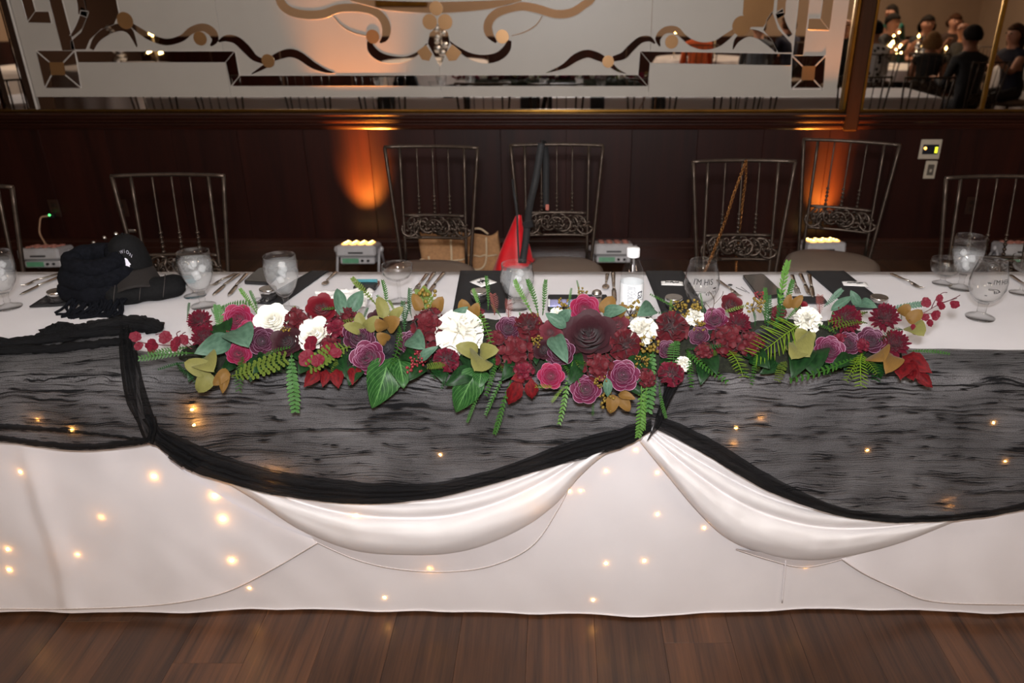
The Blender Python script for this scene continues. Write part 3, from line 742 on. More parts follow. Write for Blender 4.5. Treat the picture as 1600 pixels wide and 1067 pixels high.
for u, v in BUL:
    y = skirtY(u, v)
    inov = (v < 951 and u < 490 and v < fx([(-140, 951), (235, 946), (318, 934), (372, 917), (435, 884), (496, 848)], u))
    insw = u in (557, 835, 1276)
    faint = (u, v) in [(160, 806), (672, 886), (60, 655), (1145, 690), (300, 640), (1188, 650)]
    yy = y + .001 - (.017 if inov else 0) - (.030 if insw else 0) - (.018 if u == 672 else 0) + (.007 if faint else 0)
    p = atY(u, v, yy)
    link('bulb', bulb, lights, Matrix.Translation((p.x, p.y - YF, p.z)) @ Matrix.Rotation(random.random() * 3, 4, 'Y'))
for x in [lerp(-1.9, 1.6, i / 11) for i in range(12)]:
    MB().tube([Vector((x + .01 * math.sin(k), .03 + .006 * math.cos(k * 1.7), lerp(.70, .03, k / 14))) for k in range(15)], .0009, 4).build('wire', M_wire, lights)
# ================================================================== CHAIRS
M_iron = mat('antique bronze metal', srgb(74, 63, 55), .40, .75, var=.3, scale=25, bump=.1)
M_seat = mat('taupe vinyl', srgb(122, 106, 94), .5, var=.05, scale=10, bump=.08, bscale=500)
def make_chair():
    t = thing('banquet_chair', 'x', 'chair')
    r = .0085
    def back(x, z):          # reclined, slightly curved back
        k = max(0, (z - .45) / .55); return Vector((x, .19 + .07 * k + .03 * (1 - (x / .22) ** 2), z))
    def P(x, z): v = back(x, z); return v
    # outer posts run down to the floor as rear legs
    for s in (-1, 1):
        MB().tube([(s * .19, .25, 0), (s * .172, .20, .40)] + [P(s * lerp(.170, .218, i / 8), lerp(.46, 1.0, i / 8)) for i in range(9)], r, 8).build('rear_leg', M_iron, t)
        MB().tube([(s * .17, -.20, 0), (s * .165, -.17, .25), (s * .16, -.15, .43)], r * 1.1, 8).build('front_leg', M_iron, t)
        MB().tube([P(s * lerp(.148, .152, i / 6), lerp(.44, 1.0, i / 6)) for i in range(7)], r * .85, 8).build('inner_post', M_iron, t)
    MB().tube([P(lerp(-.222, .222, i / 12), 1.0) for i in range(13)], r * .95, 8).build('top_rail', M_iron, t)
    for x in (-.074, 0, .074):
        o = MB().tube([P(x, lerp(.68, 1.0, i / 6)) for i in range(7)], .0042, 6).build('rod', M_iron, t)
        b = MB()
        for k in range(5): b.sphere(P(x, .695 + k * .019), .0085, 8, 6, (1, 1, .85))
        b.build('rod_beads', M_iron, o)
    fr = MB()
    for z in (.575, .682): fr.tube([P(lerp(-.15, .15, i / 10), z) for i in range(11)], .0072, 6)
    pan = fr.build('panel', M_iron, t)
    sw = MB(); rnd = random.Random(3)
    for k in range(9):
        cx = lerp(-.130, .130, k / 8); s = 1 if k % 2 else -1; pts = []
        for i in range(15):
            a = i / 14; ang = s * (a * 8.0 + .8 * k); rr = .040 * (1 - a) + .007; pts.append(P(cx + rr * math.cos(ang), .628 + s * .008 * (1 - a) + rr * math.sin(ang)) + Vector((0, -.004 * math.sin(a * 9), 0)))
        sw.tube(pts, [.0078 - .0035 * i / 14 for i in range(15)], 5)
        for q in range(5):
            a = rnd.uniform(0, 6.28); p0 = P(cx + .022, .628); L_ = rnd.uniform(.018, .034)
            sw.tube([p0, p0 + Vector((math.cos(a) * L_ * .6, -.006, math.sin(a) * L_ * .6)), p0 + Vector((math.cos(a + .5) * L_, 0, math.sin(a + .5) * L_))], [.003, .007, .0015], 5)
    for k in range(16):
        cx = lerp(-.138, .138, k / 15); cz = .628 + (.026 if k % 2 else -.026); s = 1 if (k // 2) % 2 else -1; pts = []
        for i in range(9):
            a = i / 8; ang = s * a * 6.5 + k; rr = .020 * (1 - a) + .004; pts.append(P(cx + rr * math.cos(ang), cz + rr * math.sin(ang)) + Vector((0, .003, 0)))
        sw.tube(pts, [.0058 - .002 * i / 8 for i in range(9)], 4)
    sw.build('scrollwork', M_iron, pan)
    seat = MB()
    def sfn(u, v):
        a = 2 * PI * u; q = lambda k: math.copysign(abs(k) ** .72, k)
        R_ = [0, .12, .19, .218, .222, .21, .0][min(6, int(round(v * 6)))]; Z_ = [.497, .495, .485, .468, .452, .436, .436][min(6, int(round(v * 6)))]
        return Vector((R_ * q(math.cos(a)), -.015 + R_ * q(math.sin(a)) * .96, Z_))
    seat.grid(sfn, 36, 6, closeu=True); seat.build('seat', M_seat, t)
    MB().tube([(.19 * math.cos(a), -.015 + .185 * math.sin(a), .43) for a in [2 * PI * i / 24 for i in range(24)]], .009, 6, close=True).build('seat_ring', M_iron, t)
    MB().tube([(-.167, -.18, .2), (0, .02, .2), (.167, -.18, .2)], .006, 6).build('stretcher', M_iron, t)
    return t
chair0 = make_chair(); CH = 'banquet chairs with metal backs'
def chair_at(u, v, rz, label, first=False, X=None, Y=None):
    o = chair0 if first else copy_tree(chair0)
    if X is None:
        d = ray(u, v); tt = (1.0 - H) / d.z; X, Y = d.x * tt, d.y * tt
    c, s = math.cos(rz), math.sin(rz); ox, oy = 0, .285
    o.location = (X - (c * ox - s * oy), Y - (s * ox + c * oy), 0); o.rotation_euler = (0, 0, rz)
    tag(o, label, 'chair', CH); return o
c1 = chair_at(-66, 290, 0, 'dark metal banquet chair beside the unlit stage light with plugged cable', True)
c2 = chair_at(266, 273, math.radians(1), 'dark metal banquet chair behind the black cap and scarf')
c3 = chair_at(675, 229, math.radians(-3), 'dark metal banquet chair in front of the tan tote bags')
c4 = chair_at(870, 226, math.radians(0), 'metal banquet chair with a red bag and black strap hung on it')
c5 = chair_at(1161, 251, math.radians(1), 'metal banquet chair with a gold chain strap over its back')
c6 = chair_at(1330, 221, math.radians(-21), 'metal banquet chair turned askew, its taupe seat showing beside the lit stage light')
c7 = chair_at(1560, 276, math.radians(1), 'dark metal banquet chair behind the glass printed I\'M HER')
for X, Y, rz, lb in [(2.62, 3.15, .1, 'dark metal banquet chair near the corner of the head table, reflected in the clear mirror'), (3.15, 3.2, -.05, 'metal banquet chair at the end corner of the head table'),
                 (-2.95, 3.05, 0, 'metal banquet chair standing last but one towards the table end past the black cap'), (-3.5, 3.1, .06, 'metal banquet chair at the table end by the upright mirror strips'), (0, 0, 0, None)]:
    if lb: chair_at(0, 0, rz, lb, X=X, Y=Y)

# ================================================================== STAGE LIGHTS ON THE FLOOR
M_case = mat('white painted case', srgb(190, 188, 190), .45, var=.05)
M_lensoff = mat('unlit lens', srgb(205, 140, 125), .12, .3, var=.25, scale=90)
M_lenson = mat('lit amber lens', (1, .6, .2), .3, emit=(1.0, .52, .12), estr=2.6, var=0)
M_lensc = mat('lens core', (1, .85, .5), .3, emit=(1.0, .78, .35), estr=7, var=0)
M_green = mat('green display glow', (.12, .30, .18), .4, emit=(.15, .75, .35), estr=.03)
def make_light(lit, disp):
    t = thing('stage_light', 'x', 'stage light')
    tilt = Matrix.Translation((0, 0, .165)) @ Matrix.Rotation(math.radians(-10), 4, 'X')
    body = MB().box((0, 0, 0), (.27, .21, .085), bev=.014).build('case', M_case, t, flat=True); body.matrix_local = tilt
    MB().box((.0, -.106, -.012), (.10, .004, .012)).build('vent_slot', M_blackp, body, flat=True)
    lens = MB().lathe([(.0, .0), (.019, .0), (.022, .004), (.016, .010), (.0, .013)], 16).mesh('lens', M_lenson if lit else M_lensoff)
    core = MB().lathe([(.0, .013), (.009, .0135), (.0, .016)], 12).mesh('lens_core', M_lensc)
    for i in range(4):
        for j in range(3):
            p = Matrix.Translation((-.082 + .055 * i, -.052 + .052 * j, .0435)); l = link('lens', lens, body, p)
            if lit: link('lens_core', core, l)
    low = MB().box((0, .005, 0), (.235, .17, .052), bev=.008).build('lower_box', M_case, t, flat=True); low.matrix_local = Matrix.Translation((0, 0, .088)) @ Matrix.Rotation(math.radians(-10), 4, 'X')
    MB().box((-.045, -.084, .0), (.11, .008, .034)).build('display', M_green if disp else mat('dead display', (.03, .03, .05), .2), low, flat=True)
    for x in (.035, .075): MB().lathe([(.010, 0), (.010, .008), (.0, .01)], 12).build('knob', M_blackp, low).matrix_local = Matrix.Translation((x, -.080, 0)) @ Matrix.Rotation(PI / 2, 4, 'X')
    for s in (-1, 1):
        MB().tube([(s * .142, -.10, .004), (s * .142, -.04, .12), (s * .142, 0, .165), (s * .142, .05, .12), (s * .142, .11, .004)], .009, 6).build('bracket', M_case, t)
        MB().lathe([(.022, 0), (.022, .014), (.012, .02)], 14).build('tilt_knob', M_case, t).matrix_local = Matrix.Translation((s * .148, 0, .165)) @ Matrix.Rotation(s * PI / 2, 4, 'Y')
    return t
la, lb_ = make_light(True, True), make_light(False, True)
def put_light(o, u, v, rz, label, lit=0):
    p = atZ(u, v, .178); o.location = (p.x, min(p.y, 4.83), 0); o.scale = (.94, .9, .86); o.rotation_euler = (0, 0, rz); tag(o, label, 'stage light', 'low white stage lights along the wall')
    if lit:
      for lit_, ang_, dr_ in ((lit, 40, .20), (lit * .9, 46, .78)):
        l = bpy.data.lights.new('amber_beam', 'SPOT'); l.energy = lit_; l.color = (1, .30, .035); l.spot_size = math.radians(ang_); l.spot_blend = .9; l.shadow_soft_size = .05
        lo = bpy.data.objects.new('amber_beam', l); COL.objects.link(lo); lo.location = (o.location.x + .02, o.location.y - .03, .215)
        lo.rotation_euler = Vector((0.02, dr_, 1)).to_track_quat('-Z', 'Y').to_euler()
    return o
put_light(la, 560, 381, 0, 'white stage light glowing amber beside the tan tote bags', 190)
put_light(copy_tree(la), 1284, 376, .1, 'white stage light glowing amber behind the chair turned askew', 140)
put_light(lb_, 958, 379, 0, 'unlit white stage light behind the clear water bottle')
put_light(copy_tree(lb_), 70, 386, .05, 'unlit white stage light on the floor under the plugged cable')
put_light(copy_tree(lb_), 1592, 380, -.05, 'unlit white stage light behind the glass printed I\'M HER')
# cable that hangs from the outlet to the light below it
M_cable = mat('pale cable', srgb(190, 150, 120), .5, var=.1)
cb = thing('power_cable', 'pale cable hanging from the dark outlet to the unlit stage light', 'cable', (o1.location.x, WY, .2))
def CBL(u, v, Y): p = atY(u, v, Y); return p - Vector(cb.location)
MB().tube([CBL(u, v, y) for u, v, y in resample([(80, 336, 4.965), (72, 338, 4.93), (64, 340, 4.92), (62, 352, 4.91), (62, 364, 4.90), (68, 376, 4.86), (74, 384, 4.82)], 24)], .0055, 6).build('cord', M_cable, cb)
p = CBL(80, 337, 4.972); MB().box(p, (.05, .035, .03), bev=.006).build('plug', M_blackp, cb, flat=True)
MB().sphere(CBL(77, 336, 4.948), .007, 8, 6).build('green_led', mat('green led', (.1, 1, .2), .4, emit=(.1, 1, .2), estr=3, var=0), cb)

# ================================================================== BAGS BY THE CHAIRS
M_burlap = mat('tan burlap', srgb(172, 128, 88), .9, var=.15, scale=60, bump=.5, bscale=400)
M_rope = mat('cream rope', srgb(205, 182, 150), .9, var=.15, scale=200)
def tote(X, Y, rz, label, wd=.26, ht=.38, seed=0):
    t = thing('tote_bag', label, 'tote bag', (X, Y, 0), rz, 'tan tote bags')
    b = MB()
    def fn(u, v):
        a = 2 * PI * u; q = lambda k, e: math.copysign(abs(k) ** e, k)
        x = wd / 2 * q(math.cos(a), .45) * (1 + .05 * math.sin(v * 6 + seed)); y = .075 * q(math.sin(a), .6) * (1.1 - .75 * v)
        z = ht * v + (.014 * math.cos(a * 2) + .018 * nz(x * 9, seed, 1)) * v
        return Vector((x + .012 * nz(v * 4, u * 6, seed), y + .016 * nz(u * 7, v * 5, seed + 2), z))
    b.grid(fn, 40, 16, closeu=True)
    b.face([i for i in range(39, -1, -1)])
    bo = b.build('sack', M_burlap, t); solid(bo, .004)
    for s in (-1, 1):
        pts = [(-.075, 0, ht * .72), (-.06, -.02, ht * .50), (0, -.03, ht * .42), (.05, -.02, ht * .55), (.055, 0, ht * .98)] if s < 0 else [(-.06, .05, ht * .95), (-.05, .06, ht * 1.02), (0, .065, ht * 1.04), (.05, .06, ht * .95)]
        MB().tube([Vector((x, y - (.062 if s < 0 else .02), z)) for x, y, z in resample(pts, 16)], .006, 6).build('rope_handle', M_rope, t)
    MB().tube([Vector((lerp(-wd * .47, wd * .47, i / 20), -.078 + .030 * (abs(i / 10 - 1) ** 3) + .0, ht * .66 + .01 * nz(i * .4, seed))) for i in range(21)], .0045, 6).build('drawstring', M_rope, t)
    return t
pT = atY(690, 364, 4.22); tote(pT.x, 4.22, .05, 'tan burlap tote bag with rope handle behind the chair, next to the amber stage light', .27, pT.z, 1)
pT = atY(748, 364, 4.45); tote(pT.x, 4.45, -.08, 'tan burlap tote bag with rope drawstring next to the red bag', .24, pT.z, 4)
M_red = mat('red nylon', srgb(200, 18, 30), .45, var=.2, scale=14, bump=.3, bscale=40, sheen=.1)
M_strap = mat('black webbing', (.014, .014, .015), .7, var=.2, scale=150, bump=.3, bscale=600)
rb = thing('red_bag', 'red nylon drawstring bag hanging from a chair back by a black strap', 'bag', tuple(atY(810, 420, 3.45)))
def RB(u, v, Y): return atY(u, v, Y) - Vector(rb.location)
b = MB()
def rfn(u, v):
    row = curve_at([(806, 815, 336), (797, 818, 356), (786, 826, 380), (776, 831, 404), (768, 834, 430), (762, 834, 470)], v); a = 2 * PI * u
    c = (row[0] + row[1]) / 2; h_ = (row[1] - row[0]) / 2; fold = 1 + .10 * math.sin(a * 5 + v * 3) * v
    q = RB(c + h_ * math.cos(a) * fold, row[2], 3.46 - (.02 + .09 * v) * math.sin(a) * fold)
    if q.x + rb.location.x > -.232: q.z = max(q.z, .500 - rb.location.z)      # its lower end lies on the seat and sags over the edge
    return q
b.grid(rfn, 40, 20, closeu=True); b.build('bag_body', M_red, rb)
def strap_px(path, wd, name, par, yadd=0):
    bb = MB(); q = resample(path, 40)
    for k, (u, v, Y) in enumerate(q):
        a, c = q[max(k - 1, 0)], q[min(k + 1, 39)]; dx, dy = c[0] - a[0], c[1] - a[1]; l = math.hypot(dx, dy) or 1; nx, ny = -dy / l * wd / 2, dx / l * wd / 2
        bb.vert(RB(u + nx, v + ny, Y + yadd)); bb.vert(RB(u - nx, v - ny, Y + yadd))
    for k in range(39): bb.face((2 * k, 2 * k + 1, 2 * k + 3, 2 * k + 2))
    o = bb.build(name, M_strap, par); solid(o, .003, 0); return o
strap_px([(846, 224, 3.655), (842, 250, 3.64), (836, 285, 3.62), (828, 320, 3.55), (824, 350, 3.46), (821, 380, 3.40), (818, 400, 3.36), (817, 411, 3.345)], 11, 'shoulder_strap', rb)
strap_px([(846, 224, 3.655), (850, 226, 3.70), (853, 250, 3.72), (853, 290, 3.72), (853, 325, 3.72)], 10, 'shoulder_strap', rb)
strap_px([(808, 337, 3.45), (806, 318, 3.49), (803, 300, 3.52), (801, 280, 3.60)], 4, 'drawcord', rb)
strap_px([(808, 334, 3.43), (809, 370, 3.385), (811, 411, 3.335)], 3, 'drawcord', rb)
MB().box(RB(825, 351, 3.448), (.05, .012, .035), rot=(0, -.25, 0), bev=.004).build('buckle', M_blackp, rb, flat=True)
MB().box(RB(855, 324, 3.715), (.018, .008, .03), bev=.003).build('strap_tip', mat('pink tab', srgb(190, 110, 95), .6), rb, flat=True)
# gold chain over the chair back
M_gold = mat('gold chain', srgb(150, 104, 60), .35, .95, var=.2, scale=80)
ch = thing('chain_strap', 'thin gold chain strap looped over a metal chair back', 'chain', tuple(atY(1140, 410, 3.2)))
def chain(path, n):
    b = MB(); q = resample(path, n); P = [atY(u, v, Y) - Vector(ch.location) for u, v, Y in q]
    for k in range(n - 1):
        m_ = (P[k] + P[k + 1]) / 2; d = (P[k + 1] - P[k]).normalized(); sd = Vector((1, .3, 0)) if k % 2 else Vector((-.3, 1, 0)); sd = (sd - d * sd.dot(d)).normalized(); L_ = (P[k + 1] - P[k]).length
        b.tube([m_ + d * (L_ * .72 * math.cos(a)) + sd * (.0052 * math.sin(a)) for a in [2 * PI * i / 8 for i in range(8)]], .0022, 4, close=True)
    b.build('chain_run', M_gold, ch)
chain([(1166, 250, 3.29), (1157, 275, 3.27), (1146, 305, 3.24), (1135, 340, 3.20), (1122, 375, 3.15), (1110, 405, 3.12), (1100, 428, 3.1), (1097, 448, 3.1)], 60)
chain([(1166, 250, 3.31), (1165, 280, 3.34), (1161, 310, 3.34), (1157, 345, 3.335), (1153, 380, 3.335), (1151, 404, 3.31), (1150, 424, 3.21), (1149, 448, 3.1)], 60)
chain([(1097, 448, 3.1), (1112, 453, 3.06), (1132, 453, 3.06), (1149, 448, 3.1)], 18)
# black studded handbag on the floor behind the cap
M_leather = mat('black leather', (.010, .010, .011), .4, var=.2, scale=50, bump=.3, bscale=300)
M_chrome = mat('polished steel', (.75, .73, .70), .16, 1, var=.08, scale=30)
hb_ = thing('studded_handbag', 'black leather handbag with silver studs standing behind the black scarf', 'handbag', tuple(atY(185, 425, 3.62)))
hb_.location.z = 0
b = MB()
def hfn(u, v):
    a = 2 * PI * u; q = lambda k, e: math.copysign(abs(k) ** e, k); r = [1, 1.04, 1.0, .9, .7, .35][min(5, int(round(v * 5)))]
    return Vector((.19 * q(math.cos(a), .5) * r, .075 * q(math.sin(a), .6) * r, .02 + .44 * v + .03 * v * math.cos(a)))
b.grid(hfn, 36, 5, closeu=True); b.build('bag_body', M_leather, hb_)
for k, (u, v) in enumerate([(146, 380), (163, 372), (181, 366), (168, 393), (175, 388)]):
    p = atY(u, v, 3.535) - Vector(hb_.location); MB().sphere(p, .011, 10, 8, (1, .8, 1)).build('stud', M_chrome, hb_)
p = atY(205, 361, 3.54) - Vector(hb_.location); MB().box(p, (.045, .012, .016), bev=.004).build('clasp', M_chrome, hb_, flat=True)
MB().tube([Vector((-.12, 0, .38)), (-.10, 0, .48), (0, 0, .53), (.10, 0, .48), (.12, 0, .38)], .008, 6).build('handle', M_leather, hb_)
# ================================================================== TABLEWARE
ZT_ = TZ + .0025
M_glass = thin_glass('clear glass', (.99, .993, .993), (.50, .52, .53), 1.5); M_print = mat('black vinyl print', (.012, .012, .012), .5, var=0)
M_water = mat('iced water', (.82, .84, .86), .05, var=.1, scale=40, alpha=.16, bump=.3, bscale=60)
M_ice = mat('ice', (.9, .92, .94), .1, var=.1, scale=60, alpha=.34, bump=.4, bscale=90)
def glass_of(name, label, u, v, prof, inner, group, water=None, ribs=None, rz=0, X=None):
    """prof outer profile (r,z) base to rim, inner profile rim to bowl bottom; thickness is real"""
    p = atZ(u, v, ZT_); t = thing(name, label, 'glass', (p.x, p.y, ZT_), rz, group)
    fl = (lambda a, z: 1 + .018 * math.cos(a * 12) * max(0, min(1, (.15 - z) * 14)) * max(0, min(1, (z - .055) * 30))) if ribs else None
    k = [i for i, q in enumerate(prof) if q[2:]][0]
    base = [q[:2] for q in prof[:k + 1]]; bowl = [q[:2] for q in prof[k:]] + inner
    MB().lathe(base, 32).build('stem', M_glass, t)
    MB().lathe(bowl, 36, cap=True, flute=fl).build('bowl', M_glass, t)
    if water:
        top = water; pr = [(r, z) for r, z in reversed(inner) if z < top]
        pr = [(max(r - .0006, .0005), z) for r, z in pr]; r_ = None
        iv = list(reversed(inner))
        for a, c in zip(iv, iv[1:]):
            if a[1] <= top <= c[1]: r_ = lerp(a[0], c[0], (top - a[1]) / max(1e-6, c[1] - a[1]))
        pr.append(((r_ or pr[-1][0]) - .0006, top))
        wv = MB().lathe(pr, 32).build('water', M_water, t)
        rnd = random.Random(int(u))
        for i in range(5):
            a = rnd.uniform(0, 6.28); rr = rnd.uniform(.004, .020); s_ = rnd.uniform(.018, .024)
            MB().box((rr * math.cos(a), rr * math.sin(a), top - .012 - .011 * i), (s_, s_, s_ * .8), rot=(rnd.random() * 3, rnd.random() * 3, rnd.random() * 3), bev=.004).build('ice_cube', M_ice, t)
    return t
gob = [(.0, 0), (.037, 0), (.038, .003), (.030, .006), (.012, .011), (.008, .018), (.010, .024), (.0075, .030), (.009, .040), (.013, .048, 1), (.022, .056), (.036, .078), (.046, .105), (.0505, .130), (.0510, .150), (.0475, .178)]
gobi = [(.0463, .178), (.0495, .150), (.0488, .130), (.0440, .105), (.034, .078), (.020, .060), (.0, .054)]
coup = [(.0, 0), (.034, 0), (.034, .002), (.020, .005), (.006, .009), (.0045, .02), (.0045, .055), (.0065, .065), (.006, .070, 1), (.020, .074), (.036, .083), (.045, .096), (.0485, .110), (.0475, .124)]
coupi = [(.0465, .124), (.0473, .110), (.0437, .097), (.034, .085), (.018, .077), (.0, .073)]
sher = [(.0, 0), (.032, 0), (.032, .002), (.018, .006), (.009, .012), (.008, .022), (.009, .027, 1), (.026, .032), (.042, .044), (.049, .060), (.0505, .074), (.049, .086)]
sheri = [(.048, .086), (.0493, .074), (.0477, .061), (.0405, .046), (.024, .035), (.0, .032)]
tul = [(.0, 0), (.041, 0), (.042, .003), (.034, .007), (.020, .011), (.013, .016), (.0125, .040), (.016, .048, 1), (.028, .055), (.042, .072), (.0515, .098), (.0525, .118), (.048, .145), (.0410, .170), (.0385, .182)]
tuli = [(.0373, .182), (.0398, .170), (.0467, .145), (.051, .118), (.050, .098), (.0405, .074), (.026, .059), (.0, .055)]
barr = [(.0, 0), (.036, 0), (.037, .003), (.028, .007), (.012, .012), (.010, .020), (.014, .028, 1), (.030, .036), (.044, .058), (.0515, .085), (.0525, .108), (.0475, .128), (.0480, .143)]
barri = [(.0468, .143), (.0463, .128), (.0510, .108), (.050, .085), (.0425, .060), (.028, .040), (.0, .035)]
G1, G2, G3 = 'water goblets on the head table', 'stemmed coupe glasses', 'printed tulip glasses'
glass_of('water_goblet', 'water goblet standing left of the black phone on folded cutlery, between cap and garland', 318, 478, gob, gobi, G1, .152, True)
glass_of('water_goblet', 'full water goblet beside the black napkin and the crimson rose', 449, 485, gob, gobi, G1, .158, True)
glass_of('water_goblet', 'water goblet at the table end past the silver fork and jar, cutlery beside it', 14, 480, gob, gobi, G1, .15, True)
glass_of('water_goblet', 'half-full water goblet behind the glass printed I\'M HER', 1500, 450, gob, gobi, G1, .130, True)
glass_of('barrel_goblet', 'squat barrel-shaped goblet of iced water in front of the red bag', 809, 480, barr, barri, G1, .122)
glass_of('coupe_glass', 'empty coupe glass on a thin stem in front of the tan tote bags', 625, 471, coup, coupi, G2)
glass_of('coupe_glass', 'empty coupe glass next to the water goblet by the black cap', 305, 462, coup, coupi, G2)
glass_of('coupe_glass', 'empty coupe glass beside a dark-handled knife near the glass printed I\'M HER', 1594, 458, coup, coupi, G2)
glass_of('sherbet_glass', 'short wide clear sherbet glass beside the half-full goblet', 1472, 443, sher, sheri, G2)
def print_on(t, body, size, z, rad, ang, name='lettering', slant=0, sx=1):
    me = text_mesh(body, size)
    for v_ in me.vertices:
        x, y = v_.co.x * sx + v_.co.y * slant, v_.co.y; a = ang + x / rad - PI / 2; r = rad_at(z + y) + .0006
        v_.co = Vector((r * math.cos(a), r * math.sin(a), z + y))
    me.materials.clear(); me.materials.append(M_print); return link(name, me, t)
def rad_at(z):
    for a, b_ in zip(tul, tul[1:]):
        if a[1] <= z <= b_[1]: return lerp(a[0], b_[0], (z - a[1]) / max(1e-6, b_[1] - a[1]))
    return .05
def wrap(t, polys, z0, ang, name):
    b = MB()
    for P in polys:
        vs = []
        for x, y in P: a = ang + x / .052 - PI / 2; r = rad_at(z0 + y) + .0007; vs.append(b.vert((r * math.cos(a), r * math.sin(a), z0 + y)))
        b.face(vs)
    return b.build(name, M_print, t, flat=True)
def bat(x, y, s): return [(x - s, y + s * .3), (x - s * .5, y + s * .1), (x - s * .2, y + s * .35), (x, y + s * .15), (x + s * .2, y + s * .35), (x + s * .5, y + s * .1), (x + s, y + s * .3), (x + s * .45, y - s * .35), (x, y - s * .2), (x - s * .45, y - s * .35)]
def stroke(pts, wd=.0012):
    out = []
    for (x0, y0), (x1, y1) in zip(pts, pts[1:]):
        l = math.hypot(x1 - x0, y1 - y0) or 1; nx, ny = -(y1 - y0) / l * wd / 2, (x1 - x0) / l * wd / 2
        out.append([(x0 - nx, y0 - ny), (x1 - nx, y1 - ny), (x1 + nx, y1 + ny), (x0 + nx, y0 + ny)])
    return out
his = glass_of('printed_tulip_glass', 'clear tulip glass printed I\'M HIS with bats, standing before the place card', 1092, 497, tul, tuli, G3)
her = glass_of('printed_tulip_glass', 'clear tulip glass printed I\'M HER with a pointing hand', 1531, 496, tul, tuli, G3)
def hand(x, y, s):
    d = -1 if s < 0 else 1; s = abs(s)
    return stroke([(x, y + s * .3), (x + d * s * 1.6, y + s * .35), (x + d * s * 1.6, y + s * .12), (x + d * s * .4, y + s * .1)], .0011) + stroke([(x, y + s * .3), (x - d * s * .6, y + s * .1), (x - d * s * .6, y - s * .6), (x + d * s * .3, y - s * .7), (x + d * s * .45, y)], .0016) + \
        stroke([(x - d * s * .3, y - s * .2), (x + d * s * .4, y - s * .2)], .0014) + stroke([(x - d * s * .3, y - s * .45), (x + d * s * .35, y - s * .45)], .0014) + stroke([(x - d * s * .6, y - s * .2), (x - d * s * 1.0, y - s * .3)], .003)
def script_(x, y, s, n=5, sl=.3):
    pts = []
    for i in range(n * 6 + 1): a = i / 6; pts.append((x + s * .55 * a + s * .22 * math.sin(a * 6.28), y + s * .5 * math.cos(a * 6.28) * (1 if int(a) % 2 else .55) + sl * s * a * .3))
    return stroke(pts, .0012)
print_on(his, "I'M HIS", .024, .132, .050, -.10, sx=.82, slant=.08)
wrap(his, [bat(.036, -.012, .008), bat(-.044, -.002, .008)], .125, -.10, 'bat_print'); wrap(his, hand(-.016, -.006, .015), .105, -.12, 'hand_print'); wrap(his, script_(.008, 0, .013), .095, -.1, 'script_print')
print_on(her, "I'M HER", .019, .130, .050, .22, sx=.8)
wrap(her, [bat(-.036, 0, .007)], .127, .22, 'bat_print'); wrap(her, hand(-.010, 0, -.013), .105, .15, 'hand_print'); wrap(her, script_(.022, 0, .013, 3), .095, .25, 'script_print'); wrap(her, [bat(-.038, -.028, .005)], .115, .22, 'spider_print')

# clear water bottle
p = atZ(985, 500, ZT_); bt = thing('water_bottle', 'clear water bottle with white cap and white label behind the garland', 'bottle', (p.x, p.y, ZT_))
M_bottle = thin_glass('clear plastic', (.985, .99, .99), (.76, .78, .8))
MB().lathe([(.0, .004), (.028, .0), (.034, .006), (.0345, .05), (.034, .14), (.0335, .150), (.030, .163), (.022, .180), (.0175, .195), (.0165, .205), (.0, .206)], 32).build('bottle_body', M_bottle, bt)
MB().lathe([(.0, .005), (.027, .002), (.0325, .008), (.033, .05), (.0325, .135), (.0, .1352)], 28).build('water', M_water, bt)
M_wcap = mat('white plastic', srgb(240, 240, 242), .4, var=.02); M_label = mat('white label paper', srgb(238, 240, 242), .6, var=.03)
MB().lathe([(.0185, .200), (.019, .202), (.019, .222), (.0175, .2255), (.0, .2262)], 28, flute=lambda a, z: 1 + .015 * math.cos(a * 28)).build('cap', M_wcap, bt)
MB().lathe([(.0352, .045), (.0352, .1235)], 32, cap=False).build('label', M_label, bt)
me = text_mesh('tai', .034); M_navy = mat('navy print', srgb(30, 38, 60), .5, var=0)
for v_ in me.vertices:
    X_, Y_ = v_.co.y, -v_.co.x; a = -PI / 2 + .72 + X_ / .0352; v_.co = Vector((.0357 * math.cos(a), .0357 * math.sin(a), .088 + Y_))
me.materials.clear(); me.materials.append(M_navy); link('brand_lettering', me, bt)
b = MB(); rnd = random.Random(5)
for k in range(13):
    z = .116 - .005 * k; a0, a1 = -PI / 2 - .45, -PI / 2 - .45 + rnd.uniform(.45, .75)
    vs = [b.vert((.0356 * math.cos(a), .0356 * math.sin(a), z + dz)) for a, dz in [(a0, 0), ((a0 + a1) / 2, 0), (a1, 0), (a1, .0022), ((a0 + a1) / 2, .0022), (a0, .0022)]]; b.face(vs)
b.build('small_print', mat('grey print', srgb(150, 152, 158), .6, var=0), bt, flat=True)
# salt shaker
p = atZ(932, 482, ZT_); sk = thing('salt_shaker', 'small glass shaker with domed chrome top beside the black napkin', 'shaker', (p.x, p.y, ZT_))
MB().lathe([(.0, 0), (.015, 0), (.017, .004), (.0155, .04), (.0, .041)], 10).build('body', mat('pepper glass', srgb(150, 125, 105), .15, trans=.4, var=.3, scale=200), sk, flat=True)
MB().lathe([(.0165, .040), (.0165, .05), (.013, .058), (.006, .062), (.0, .063)], 20).build('lid', M_chrome, sk)

